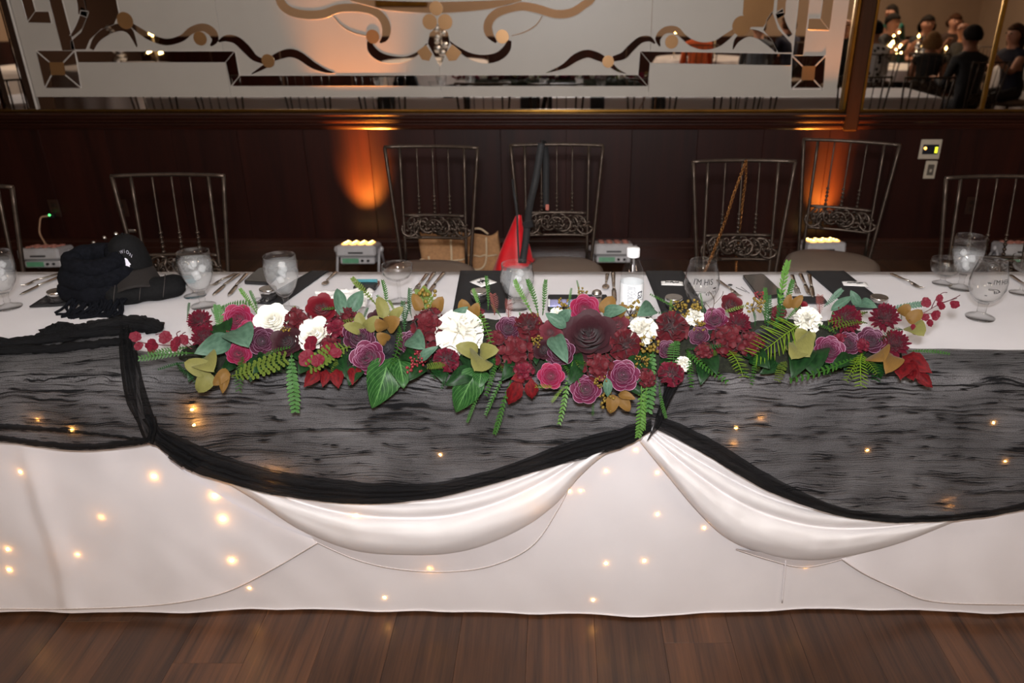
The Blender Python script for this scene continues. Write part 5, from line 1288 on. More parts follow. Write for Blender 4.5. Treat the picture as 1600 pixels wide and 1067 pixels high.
def bloom(kind, col, u, v, rpx, face=None, off=None, opened=True):
    R_ = rpx / 600.0; p = bed(u, v, (off if off is not None else .030) + R_ * .25)
    cam_dir = (Vector((0, 0, H)) - p).normalized(); n = (cam_dir * .55 + PN * .5 + Vector((FR.uniform(-.30, .30), FR.uniform(-.15, .15), FR.uniform(-.2, .25)))).normalized()
    if face: n = (n + Vector(face)).normalized()
    M = Matrix.Translation(p - GO) @ orient(n, FR.uniform(0, 6.28)) @ Matrix.Scale(R_ * 1.06, 4)
    if kind == 'rose':
        core, pet = ROSES[FR.randrange(3)]; o = link('rose', core, garland, M); setmat(o, PM[col])
        n_ = 6; ph = FR.uniform(0, 6)
        for k in range(n_):
            q = link('petal', pet, o, Matrix.Rotation(ph + 2 * PI * k / n_, 4, 'Z') @ Matrix.Rotation(FR.uniform(-.16, .12), 4, 'Y')); setmat(q, PM[col])
    else:
        me, nm = {'ruffle': (RUF[FR.randrange(2)], 'carnation'), 'dahlia': (DAH, 'chrysanthemum'), 'cluster': (CLU[FR.randrange(2)], 'hydrangea')}[kind]
        o = link(nm, me, garland, M); setmat(o, PM[col])
    o['label'] = WORD[col]; return o
# mossy core the stems are pushed into
core = MB(); xa, xb_ = bed(262, 545).x, bed(1420, 530).x
def core_fn(s, t):
    a = PI * (t * 1.0); x = lerp(xa, xb_, s); e = min(1, .2 + s * 10, .2 + (1 - s) * 10); r = 1 + .25 * nz(x * 14, t * 6, 3) + .12 * nz(x * 40, t * 14, 5)
    return Vector((x, 1.862 - .100 * math.cos(a) * e * r, TZ + .008 + .085 * math.sin(a) * e * r * (.75 + .5 * t))) - GO
core.grid(core_fn, 160, 16); core.build('moss_base', mat('dark moss', srgb(26, 29, 16), .95, var=.6, scale=120, bump=1, bscale=300), garland)
for k, c, u, v, r in [('dahlia', 'wine', 313, 502, 19), ('dahlia', 'wine', 321, 528, 21), ('rose', 'pink', 371, 499, 24), ('rose', 'pink', 388, 514, 14), ('rose', 'white', 425, 498, 26), ('cluster', 'burgundy', 464, 501, 19), ('rose', 'chocolate', 448, 533, 23),
                      ('rose', 'mauve', 410, 533, 21), ('rose', 'pink', 373, 552, 18), ('rose', 'crimson', 502, 480, 23), ('rose', 'white', 491, 522, 28), ('cluster', 'burgundy', 543, 492, 17), ('cluster', 'wine', 524, 514, 18), ('rose', 'mauve', 561, 525, 24), ('rose', 'purple', 574, 559, 26),
                      ('rose', 'black', 604, 543, 19), ('rose', 'mauve', 642, 535, 20), ('cluster', 'burgundy', 671, 512, 29), ('ruffle', 'wine', 697, 562, 20), ('ruffle', 'white', 718, 521, 37), ('ruffle', 'white', 738, 508, 16), ('rose', 'mauve', 795, 512, 19), ('ruffle', 'burgundy', 826, 510, 23),
                      ('cluster', 'burgundy', 804, 554, 29), ('rose', 'dusky', 861, 519, 18), ('rose', 'chocolate', 848, 545, 16), ('rose', 'mauve', 875, 551, 22), ('rose', 'pink', 861, 587, 19), ('rose', 'pink', 914, 483, 23), ('rose', 'chocolate', 920, 523, 41), ('rose', 'dusky', 964, 505, 18),
                      ('ruffle', 'burgundy', 977, 540, 25), ('ruffle', 'white', 1004, 518, 24), ('ruffle', 'burgundy', 1049, 513, 27), ('rose', 'purple', 974, 586, 23), ('rose', 'purple', 915, 608, 22), ('rose', 'mauve', 1042, 546, 14), ('ruffle', 'wine', 1048, 584, 20), ('ruffle', 'white', 1067, 569, 12),
                      ('cluster', 'burgundy', 936, 575, 22), ('rose', 'purple', 1117, 498, 19), ('dahlia', 'wine', 1153, 506, 20), ('rose', 'burgundy', 1144, 475, 18), ('cluster', 'burgundy', 1138, 533, 25), ('cluster', 'burgundy', 1172, 538, 20), ('rose', 'mauve', 1092, 524, 15), ('rose', 'black', 1197, 533, 21),
                      ('ruffle', 'white', 1262, 500, 22), ('rose', 'purple', 1296, 546, 22), ('rose', 'mauve', 1327, 536, 17), ('rose', 'mauve', 1361, 531, 20), ('dahlia', 'wine', 1322, 499, 24), ('dahlia', 'wine', 1382, 496, 23), ('dahlia', 'wine', 1398, 537, 22), ('cluster', 'wine', 1312, 531, 11), ('cluster', 'wine', 1346, 540, 11),
                      ('cluster', 'burgundy', 745, 492, 13), ('ruffle', 'white', 1085, 495, 15), ('cluster', 'burgundy', 1010, 590, 14), ('cluster', 'burgundy', 660, 552, 14), ('cluster', 'burgundy', 1100, 550, 14), ('rose', 'crimson', 1252, 480, 12), ('cluster', 'wine', 818, 580, 16), ('ruffle', 'white', 870, 492, 12),
                      ('cluster', 'burgundy', 515, 540, 15), ('rose', 'chocolate', 590, 500, 16), ('cluster', 'burgundy', 1215, 490, 13), ('cluster', 'burgundy', 775, 530, 14)]:
    bloom(k, c, u, v, r)
# ---- leaves and ferns, laid from a stem pixel to a tip pixel
def leaf_mat(name, c, c2, rough=.5, vein=None):
    if name in MATS: return MATS[name]
    m = mat(name, c, rough, var=0, spec=.2, translucent=.0); N, L = nodes_of(m); b = N['Principled BSDF']; uv = N.new('ShaderNodeUVMap'); uv.uv_map = 'uv'
    nz_ = N.new('ShaderNodeTexNoise'); nz_.inputs['Scale'].default_value = 6; nz_.inputs['Detail'].default_value = 3; L.new(uv.outputs[0], nz_.inputs['Vector'])
    rp = N.new('ShaderNodeValToRGB'); e = rp.color_ramp.elements; e[0].position = .3; e[1].position = .7; e[0].color = (*c2, 1); e[1].color = (*c, 1); L.new(nz_.outputs[0], rp.inputs[0]); col = rp.outputs[0]
    if vein:
        sp = N.new('ShaderNodeSeparateXYZ'); L.new(uv.outputs[0], sp.inputs[0]); s = N.new('ShaderNodeMath'); s.operation = 'SUBTRACT'; s.inputs[1].default_value = .5; L.new(sp.outputs[0], s.inputs[0]); a = N.new('ShaderNodeMath'); a.operation = 'ABSOLUTE'; L.new(s.outputs[0], a.inputs[0])
        k = N.new('ShaderNodeMath'); k.operation = 'MULTIPLY_ADD'; k.inputs[1].default_value = -1.1; L.new(a.outputs[0], k.inputs[0]); L.new(sp.outputs[1], k.inputs[2])
        fr = N.new('ShaderNodeMath'); fr.operation = 'FRACT'; m7 = N.new('ShaderNodeMath'); m7.operation = 'MULTIPLY'; m7.inputs[1].default_value = 7; L.new(k.outputs[0], m7.inputs[0]); L.new(m7.outputs[0], fr.inputs[0])
        l1 = N.new('ShaderNodeMath'); l1.operation = 'LESS_THAN'; l1.inputs[1].default_value = .09; L.new(fr.outputs[0], l1.inputs[0]); l2 = N.new('ShaderNodeMath'); l2.operation = 'LESS_THAN'; l2.inputs[1].default_value = .022; L.new(a.outputs[0], l2.inputs[0])
        mxm = N.new('ShaderNodeMath'); mxm.operation = 'MAXIMUM'; L.new(l1.outputs[0], mxm.inputs[0]); L.new(l2.outputs[0], mxm.inputs[1]); mc = N.new('ShaderNodeMix'); mc.data_type = 'RGBA'; L.new(mxm.outputs[0], mc.inputs[0]); L.new(col, mc.inputs[6]); mc.inputs[7].default_value = (*vein, 1); col = mc.outputs[2]
    L.new(col, b.inputs['Base Color']); return m
LM = {'euc': leaf_mat('eucalyptus leaf', srgb(82, 110, 92), srgb(60, 86, 70)), 'serr': leaf_mat('serrated green leaf', srgb(44, 84, 38), srgb(24, 58, 26), .42, srgb(84, 124, 70)), 'red': leaf_mat('red leaf', srgb(108, 12, 18), srgb(62, 5, 10), .7), 'dgreen': leaf_mat('dark green leaf', srgb(28, 60, 28), srgb(15, 36, 18), .45),
      'olive': PM['olive'], 'brown': PM['brownleaf'], 'fern': leaf_mat('fern green', srgb(60, 102, 36), srgb(26, 64, 22), .5), 'fernl': leaf_mat('pale fern green', srgb(96, 134, 58), srgb(50, 92, 36), .5), 'fernd': leaf_mat('dark fern green', srgb(36, 80, 36), srgb(18, 50, 22), .5), 'lime': leaf_mat('lime palm green', srgb(122, 148, 40), srgb(78, 112, 28), .45), 'redfern': leaf_mat('rust feather', srgb(138, 74, 66), srgb(96, 44, 40), .7), 'moss': leaf_mat('yellow green fern', srgb(102, 118, 46), srgb(62, 80, 30), .55), 'boston': leaf_mat('boston fern', srgb(82, 120, 64), srgb(38, 80, 38), .45)}
def leaf_mesh(kind):
    b = MB()
    def fn(u, v):
        a = 2 * u - 1
        if kind == 'oval': w_ = math.sin(PI * min(1, v ** .85)) ** .75 * .5
        elif kind == 'round': w_ = math.sin(PI * min(1, v ** .7)) ** .5 * .5
        elif kind == 'serr': w_ = math.sin(PI * min(1, (v * .97 + .03) ** .62)) ** .8 * .5 * (1 + .05 * abs(math.sin(v * 38)))
        else: w_ = math.sin(PI * min(1, v ** 1.0)) ** 1.15 * .5 * (1 + .09 * math.sin(v * 26))
        return Vector((a * w_, v, .10 * abs(a) * w_ * 2 + .10 * math.sin(PI * v) - .14 * v * v + .02 * math.sin(v * 9 + a * 2)))
    b.grid(fn, 6, 22 if kind == 'serr' else 10); return b.mesh('leaf', LM['euc'])
LEAF = {k: leaf_mesh(k) for k in ('oval', 'round', 'serr', 'point')}
def frond_mesh(kind, seed=0):
    """unit frond along +y"""
    rnd = random.Random(seed); b = MB(); bend = lambda y: Vector((.05 * math.sin(y * 2.5 + seed), y, .12 * math.sin(PI * y) - .10 * y * y))
    b.tube([bend(i / 10) for i in range(11)], [.013 - .009 * i / 10 for i in range(11)], 4)
    n, L_, W_, ang = {'spruce': (15, .115, .042, .95), 'boston': (15, .17, .075, 1.2), 'palm': (17, .44, .022, .85), 'feather': (12, .26, .03, .8), 'lace': (12, .22, .12, 1.0)}[kind]
    for i in range(n):
        y = (.06 + .92 * i / (n - 1)); f = math.sin(PI * min(1, .18 + .80 * (1 - i / n) ** .8)) ** .7 * (1 - .35 * i / n)
        if kind == 'palm': f = .45 + .55 * math.sin(PI * (.2 + .75 * i / n))
        for s in (-1, 1):
            a = ang * (1 - .25 * i / n) + rnd.uniform(-.08, .08); d = Vector((s * math.sin(a), math.cos(a), .28 + rnd.uniform(-.12, .12))).normalized(); e = Vector((math.cos(a) * s * -1, math.sin(a), 0)).normalized(); o = bend(y); l = L_ * f; w_ = W_ * (.6 + .4 * f)
            if kind == 'lace':
                for k in range(3): q = o + d * (l * (k + .6) / 3); b.grid(lambda u, v: q + (d * (v - .5) + e * (2 * u - 1) * .55 * math.sin(PI * (.15 + .7 * v))) * l * .42 + Vector((0, 0, .01)), 2, 2)
            else: b.grid(lambda u, v: o + d * (l * v) + e * ((2 * u - 1) * w_ * math.sin(PI * (.18 + .74 * v)) * .5) + Vector((0, 0, -.05 * l * v * v)), 2, 2)
    return b.mesh('fern_frond', LM['fern'])
FRO = {k: [frond_mesh(k, s) for s in (1, 2)] for k in ('spruce', 'boston', 'palm', 'feather', 'lace')}
def lay(me, name, m, a, c, wide=1.0, o0=.03, o1=.06, lift=0, label=None):
    p, q = bed(a[0], a[1], o0), bed(c[0], c[1], o1 + lift); d = q - p; L_ = d.length; y = d / L_; cd = (Vector((0, 0, H)) - p).normalized(); cd = (cd + Vector((FR.uniform(-.25, .25), 0, FR.uniform(-.1, .35)))).normalized(); z = (cd - y * cd.dot(y)).normalized(); x = y.cross(z)
    M = Matrix((x * L_ * wide, y * L_, z * L_)).transposed().to_4x4(); M.translation = p - GO
    o = link(name, me, garland, M); setmat(o, m)
    if label: o['label'] = label
    return o
def fern(kind, col, a, c, wide=1.0, **k): return lay(FRO[kind][FR.randrange(2)], {'palm': 'palm_frond', 'feather': 'feather_sprig'}.get(kind, 'fern_frond'), LM[col], a, c, wide, **k)
def leaf(kind, col, a, c, wide=.6, **k):
    if col in ('euc', 'olive', 'brown') and not k: k = dict(o0=.05, o1=.085)
    return lay(LEAF[kind], 'leaf', LM[col], a, c, wide, **k)
for k, c, a, e, w_ in [('boston', 'boston', (338, 520), (340, 476), 1.5), ('boston', 'boston', (338, 482), (386, 474), 1.2), ('spruce', 'fernl', (401, 495), (377, 448), 1.0), ('spruce', 'fern', (402, 494), (391, 453), 1.0), ('spruce', 'fern', (303, 556), (217, 559), 1.3), ('spruce', 'fernd', (292, 568), (248, 574), 1.0), ('spruce', 'fern', (300, 545), (232, 548), 1.1),
                       ('feather', 'fern', (384, 553), (370, 606), .9), ('lace', 'moss', (358, 584), (442, 562), 1.2), ('boston', 'boston', (460, 552), (456, 641), 1.0), ('lace', 'moss', (552, 545), (486, 571), 1.4), ('spruce', 'moss', (515, 503), (562, 497), .9), ('spruce', 'moss', (586, 480), (552, 430), 1.2), ('spruce', 'fern', (600, 492), (599, 436), .9),
                       ('spruce', 'fern', (628, 510), (610, 567), 1.1), ('spruce', 'fernd', (630, 500), (642, 450), 1.3), ('spruce', 'fern', (612, 500), (590, 460), 1.0), ('spruce', 'fernd', (628, 520), (634, 470), 1.5), ('spruce', 'fern', (782, 560), (760, 615), 1.1), ('spruce', 'fern', (796, 580), (755, 646), .8), ('spruce', 'fern', (755, 608), (729, 660), .8), ('spruce', 'fern', (802, 594), (772, 680), .8), ('spruce', 'fernl', (898, 566), (874, 662), .8),
                       ('spruce', 'fernl', (830, 494), (806, 434), 1.0), ('spruce', 'fern', (838, 494), (828, 434), 1.1), ('spruce', 'fern', (845, 492), (856, 436), 1.0), ('spruce', 'fernl', (750, 492), (739, 450), 1.2), ('spruce', 'fern', (760, 485), (763, 430), .9), ('spruce', 'fernl', (744, 478), (760, 530), 1.3), ('feather', 'redfern', (770, 492), (773, 460), 1.8), ('feather', 'redfern', (792, 500), (797, 470), 1.8),
                       ('boston', 'boston', (1026, 545), (1012, 640), 1.0), ('spruce', 'fernl', (1008, 596), (992, 685), 1.2), ('spruce', 'fernl', (1016, 598), (1000, 670), 1.1), ('spruce', 'fern', (1032, 598), (1040, 654), .9), ('boston', 'boston', (1064, 532), (1050, 570), 1.3), ('spruce', 'fern', (902, 584), (914, 628), .8), ('spruce', 'fern', (900, 560), (920, 572), 1.3), ('feather', 'fern', (928, 628), (926, 648), 1),
                       ('spruce', 'fernl', (1207, 510), (1237, 402), .65), ('spruce', 'fern', (1214, 500), (1244, 436), .9), ('spruce', 'fern', (1192, 505), (1196, 448), 1.0), ('spruce', 'fern', (1218, 508), (1252, 478), 1.0), ('spruce', 'fernd', (1200, 520), (1222, 452), 1.5), ('spruce', 'fernd', (1195, 515), (1206, 460), 1.4), ('spruce', 'fern', (1074, 544), (1132, 595), 1.1), ('spruce', 'fern', (1078, 545), (1080, 600), 1.2), ('spruce', 'fernd', (1074, 543), (1128, 540), 1.2),
                       ('spruce', 'fern', (1186, 550), (1175, 596), 1.0), ('spruce', 'fern', (1096, 492), (1095, 458), .8), ('spruce', 'fern', (1062, 488), (1018, 458), .7), ('spruce', 'fernd', (1060, 492), (1022, 488), .8), ('palm', 'lime', (1252, 512), (1184, 547), .9), ('feather', 'lime', (1142, 546), (1156, 584), 1.5), ('spruce', 'moss', (1356, 492), (1298, 498), 1.3), ('spruce', 'moss', (1356, 508), (1300, 512), 1.1), ('spruce', 'fernd', (1412, 518), (1377, 528), 1.4),
                       ('spruce', 'fern', (1420, 546), (1482, 554), .9), ('spruce', 'fern', (1340, 564), (1240, 588), .9), ('boston', 'euc', (1384, 480), (1450, 474), .8), ('feather', 'lime', (1352, 552), (1344, 598), 1.6), ('feather', 'lime', (1346, 558), (1324, 590), 1.0), ('feather', 'lime', (1352, 556), (1368, 580), 1.2), ('spruce', 'fern', (1268, 502), (1302, 520), 1.0), ('feather', 'redfern', (1278, 492), (1284, 462), 1.8), ('boston', 'euc', (1286, 478), (1316, 452), 1.2),
                       ('feather', 'lime', (880, 606), (840, 602), .7), ('feather', 'lime', (884, 604), (862, 626), .8), ('spruce', 'moss', (1110, 490), (1165, 478), .9), ('spruce', 'fern', (885, 486), (893, 450), 1.0), ('spruce', 'fern', (905, 470), (902, 438), .9), ('lace', 'moss', (700, 575), (670, 572), 1.2), ('spruce', 'fern', (560, 482), (505, 480), .8), ('lace', 'moss', (680, 500), (660, 450), 1.4), ('spruce', 'fern', (400, 560), (450, 545), 1)]:
    fern(k, c, a, e, w_)
for k, c, a, e, w_ in [('oval', 'euc', (360, 528), (308, 551), .55), ('oval', 'euc', (366, 516), (386, 535), .8), ('oval', 'dgreen', (344, 506), (350, 521), .9), ('round', 'olive', (328, 580), (288, 566), .75), ('round', 'olive', (328, 582), (310, 614), .75), ('round', 'brown', (356, 578), (334, 602), .6), ('oval', 'brown', (352, 575), (348, 614), .4), ('oval', 'olive', (318, 560), (330, 575), .8),
                       ('oval', 'euc', (532, 494), (528, 448), .42), ('oval', 'euc', (546, 488), (566, 454), .6), ('round', 'olive', (566, 515), (560, 488), .7), ('round', 'olive', (566, 516), (538, 508), .6), ('round', 'olive', (572, 515), (590, 495), .7), ('round', 'brown', (602, 515), (588, 500), .9), ('round', 'brown', (604, 512), (622, 498), .9), ('round', 'brown', (606, 534), (590, 522), .8), ('round', 'olive', (600, 498), (592, 462), .55), ('round', 'olive', (612, 500), (628, 480), .6),
                       ('serr', 'serr', (606, 562), (584, 638), .72), ('serr', 'serr', (622, 560), (632, 602), .8), ('point', 'red', (500, 573), (476, 604), .55), ('point', 'red', (510, 577), (505, 603), .55), ('point', 'red', (526, 576), (528, 605), .65), ('point', 'red', (556, 572), (551, 599), .6), ('oval', 'euc', (656, 564), (682, 541), .42), ('oval', 'euc', (642, 527), (660, 541), .7), ('oval', 'dgreen', (630, 552), (650, 560), .6),
                       ('round', 'olive', (746, 552), (714, 540), .7), ('round', 'olive', (750, 553), (776, 546), .75), ('round', 'olive', (748, 556), (746, 575), .95), ('serr', 'serr', (744, 578), (711, 646), .6), ('serr', 'dgreen', (735, 578), (697, 602), .6), ('serr', 'serr', (752, 580), (748, 606), .9), ('point', 'red', (814, 588), (794, 634), .5), ('point', 'red', (830, 590), (831, 624), .65), ('point', 'red', (822, 586), (800, 592), .7), ('oval', 'euc', (864, 526), (884, 561), .42), ('oval', 'euc', (884, 512), (853, 489), .5),
                       ('oval', 'euc', (942, 490), (978, 482), .5), ('oval', 'euc', (876, 500), (890, 484), .8), ('round', 'brown', (946, 492), (956, 462), .85), ('round', 'brown', (962, 490), (978, 478), .8), ('round', 'brown', (958, 616), (954, 646), .7), ('round', 'brown', (968, 620), (984, 642), .7), ('oval', 'brown', (966, 616), (992, 622), .5), ('oval', 'euc', (948, 590), (950, 620), .5), ('oval', 'dgreen', (985, 602), (1002, 616), .6), ('round', 'brown', (656, 486), (646, 458), .6), ('round', 'brown', (682, 486), (690, 464), .8),
                       ('round', 'brown', (726, 490), (722, 468), .9), ('round', 'brown', (740, 494), (746, 474), .8), ('oval', 'euc', (704, 500), (730, 480), .5), ('serr', 'dgreen', (1250, 540), (1242, 584), .6), ('serr', 'dgreen', (1268, 548), (1272, 580), .9), ('round', 'olive', (1246, 530), (1262, 552), .9), ('round', 'olive', (1258, 532), (1246, 515), .9), ('round', 'olive', (1262, 536), (1272, 520), .8), ('round', 'olive', (1250, 545), (1240, 556), .8), ('round', 'brown', (1236, 480), (1254, 462), .6), ('round', 'brown', (1230, 482), (1234, 460), .6),
                       ('oval', 'euc', (1342, 480), (1330, 454), .5), ('oval', 'euc', (1342, 474), (1368, 478), .5), ('oval', 'euc', (1298, 486), (1332, 462), .35), ('point', 'red', (1410, 556), (1454, 580), .55), ('point', 'red', (1418, 558), (1446, 566), .5), ('point', 'red', (1416, 562), (1436, 592), .45), ('point', 'red', (1430, 578), (1457, 606), .5), ('point', 'red', (1412, 566), (1408, 588), .8), ('point', 'red', (1424, 580), (1426, 592), .8), ('round', 'brown', (1420, 505), (1440, 484), .8), ('round', 'olive', (1422, 510), (1442, 520), .8), ('round', 'brown', (1408, 492), (1420, 476), .9),
                       ('serr', 'dgreen', (1330, 562), (1300, 572), .5), ('oval', 'euc', (1020, 480), (1000, 490), .6), ('serr', 'dgreen', (480, 560), (470, 580), .7), ('serr', 'dgreen', (820, 560), (785, 590), .6), ('serr', 'dgreen', (1000, 560), (990, 600), .7), ('serr', 'dgreen', (560, 575), (545, 600), .8), ('serr', 'dgreen', (660, 572), (640, 592), .7), ('serr', 'dgreen', (415, 558), (400, 580), .6), ('serr', 'dgreen', (1105, 560), (1120, 580), .6), ('serr', 'dgreen', (1180, 555), (1200, 572), .7),
                       ('oval', 'brown', (1395, 555), (1388, 578), .6), ('oval', 'brown', (1370, 552), (1380, 560), 1.2), ('serr', 'dgreen', (905, 575), (888, 600), .6)]:
    leaf(k, c, a, e, w_)
# short dark foliage that fills the front between the blooms
for i in range(64):
    u = lerp(285, 1410, (i + FR.uniform(-.4, .4)) / 63); v = FR.uniform(545, 566); du = FR.uniform(-22, 22); dv = FR.uniform(14, 34)
    if i % 3 == 0: fern('spruce', FR.choice(['fern', 'fernd']), (u, v), (u + du * 1.4, v + dv * 1.2), 1.1, o0=.012, o1=.025)
    elif i % 3 == 1: leaf('serr', 'dgreen', (u, v), (u + du, v + dv), .6, o0=.010, o1=.022)
    else: fern('lace', FR.choice(['moss', 'fernd']), (u, v), (u + du, v + dv), 1.2, o0=.012, o1=.022)
for i in range(40):
    u = lerp(300, 1400, (i + FR.uniform(-.4, .4)) / 39); v = FR.uniform(495, 515)
    fern('spruce', FR.choice(['fern', 'fernd', 'moss']), (u, v), (u + FR.uniform(-14, 14), v - FR.uniform(14, 30)), 1.2, o0=.015, o1=.03)
# berries, orchid sprays, thin sprigs
M_berry = mat('ochre berries', srgb(118, 96, 30), .6, var=.4, scale=150); M_rberry = mat('red berries', srgb(128, 36, 44), .45, var=.3, scale=150); M_stem = mat('brown stem', srgb(70, 50, 30), .7, var=.2)
def berries(u, v, r, m=None, n=26):
    b = MB(); R_ = r / 600; p = bed(u, v, .055); st = MB()
    for i in range(n):
        d = Vector((FR.uniform(-1, 1), FR.uniform(-.6, .6), FR.uniform(-1, 1))) * R_; b.sphere(p + d - GO, R_ * FR.uniform(.13, .21), 6, 5)
        if i % 2 == 0: st.tube([p - GO + Vector((0, .03, -R_ * 1.2)), p + d - GO], .0008, 3)
    o = b.build('berry_cluster', m or M_berry, garland); st.build('sprig', M_stem, o)
for u, v, r in [(667, 469, 17), (1015, 541, 14), (945, 628, 13), (1003, 566, 10), (938, 596, 9), (986, 485, 14), (881, 476, 11), (910, 457, 8), (1082, 483, 14), (1181, 476, 13), (838, 535, 10), (836, 498, 8), (447, 520, 8), (1092, 510, 9), (1060, 478, 9)]: berries(u, v, r)
berries(648, 571, 12, M_rberry); berries(655, 556, 10, M_rberry); berries(357, 524, 7, M_rberry); berries(1186, 462, 8, M_rberry)
def orchid(u, v, r):
    b = MB(); R_ = r / 600; p = bed(u, v, .065) - GO; ph = FR.uniform(0, 6); nrm = Vector((FR.uniform(-.4, .4), -.75, FR.uniform(.2, .8))).normalized(); s = Vector((1, 0, 0)); s = (s - nrm * s.dot(nrm)).normalized(); t = nrm.cross(s)
    for k in range(5):
        a = ph + 2 * PI * k / 5 + FR.uniform(-.2, .2); d = s * math.cos(a) + t * math.sin(a); e = nrm.cross(d); L_ = R_ * FR.uniform(.75, 1.1)
        b.grid(lambda x, y: p + d * (L_ * y) + e * ((2 * x - 1) * L_ * .6 * math.sin(PI * (.1 + .72 * y))) + nrm * (.25 * L_ * y * (1 - y) + .15 * L_ * (2 * x - 1) ** 2), 3, 4)
    b.build('orchid', PM['orchid'], garland)
for u, v, r in [(213, 526, 9), (216, 541, 7), (239, 539, 12), (258, 527, 10), (275, 538, 11), (288, 530, 8), (486, 536, 14), (478, 558, 13), (497, 562, 11), (515, 545, 12), (1446, 473, 8), (1470, 477, 8), (1491, 476, 8), (1462, 492, 9), (1430, 515, 9), (1445, 496, 7), (1452, 505, 6), (1468, 466, 6), (526, 552, 9)]: orchid(u, v, r)
def sprig(pts, r=.0012, m=None): MB().tube([bed(u, v, .06) - GO for u, v in resample(pts, 12)], r, 4).build('sprig', m or mat('wine stem', srgb(84, 24, 36), .6, var=.2), garland)
for q in [[(1420, 500), (1445, 488), (1470, 474), (1495, 466)], [(1455, 482), (1462, 468), (1472, 458), (1480, 457)], [(1468, 475), (1482, 470), (1495, 464), (1500, 461)], [(1440, 492), (1455, 490), (1465, 492)], [(300, 545), (275, 532), (255, 522), (243, 523)], [(285, 536), (276, 522), (282, 517)], [(300, 540), (285, 524), (290, 519)], [(270, 540), (240, 538), (215, 534)]]: sprig(q)
for q in [[(1110, 495), (1116, 470), (1108, 455)], [(1116, 475), (1128, 462), (1130, 455)], [(1112, 485), (1102, 472)], [(985, 515), (1000, 528), (1010, 520), (1016, 508)]]: sprig(q, .0009, M_stem)
# ================================================================== THE HALL BEHIND THE CAMERA (seen in the mirror)
def behind(u, v, Yv, z):
    """the real spot whose mirror image shows at column u, Yv metres ahead of the camera"""
    zc = Yv * CP + (H - z) * SP; return Vector(((u - CU) / FPX * zc, 2 * WY - Yv, z))
M_skin = [mat('skin light', srgb(196, 142, 116), .55, var=.06), mat('skin tan', srgb(170, 116, 90), .55, var=.06)]
M_hair = {'dark': mat('dark hair', (.012, .009, .007), .85, var=.3, scale=80, spec=.12), 'brown': mat('brown hair', srgb(70, 44, 28), .85, var=.3, scale=80, spec=.12), 'blond': mat('dark blond hair', srgb(130, 96, 62), .85, var=.3, scale=80, spec=.12), 'grey': mat('grey hair', srgb(120, 112, 104), .85, var=.3, scale=80, spec=.12)}
M_eye = mat('eye', (.02, .015, .012), .2, var=0)
def printed():
    m = mat('black and white print', (.8, .8, .8), .8, var=0); N, L = nodes_of(m); v = N.new('ShaderNodeTexVoronoi'); v.inputs['Scale'].default_value = 15; tc = N.new('ShaderNodeTexCoord'); L.new(tc.outputs['Object'], v.inputs['Vector'])
    rp = N.new('ShaderNodeValToRGB'); rp.color_ramp.interpolation = 'CONSTANT'; e = rp.color_ramp.elements; e[0].color = (.015, .015, .015, 1); e[1].position = .34; e[1].color = (.72, .72, .72, 1); L.new(v.outputs['Distance'], rp.inputs[0]); L.new(rp.outputs[0], N['Principled BSDF'].inputs['Base Color']); return m
CL = {'black': mat('black cloth', (.012, .012, .014), .8, var=.2), 'navy': mat('navy cloth', srgb(24, 28, 50), .8, var=.2), 'green': mat('green dress', srgb(10, 92, 78), .6, var=.15), 'orange': mat('orange shirt', srgb(220, 96, 40), .8, var=.1), 'print': printed(), 'grey': mat('grey shirt', srgb(92, 100, 110), .8, var=.15), 'white': mat('white shirt', srgb(200, 196, 190), .8, var=.06), 'brown': mat('brown cloth', srgb(70, 50, 40), .8, var=.15), 'trousers': mat('dark trousers', (.018, .018, .022), .8, var=.15), 'shoe': mat('black shoe', (.01, .01, .01), .4, var=.1)}
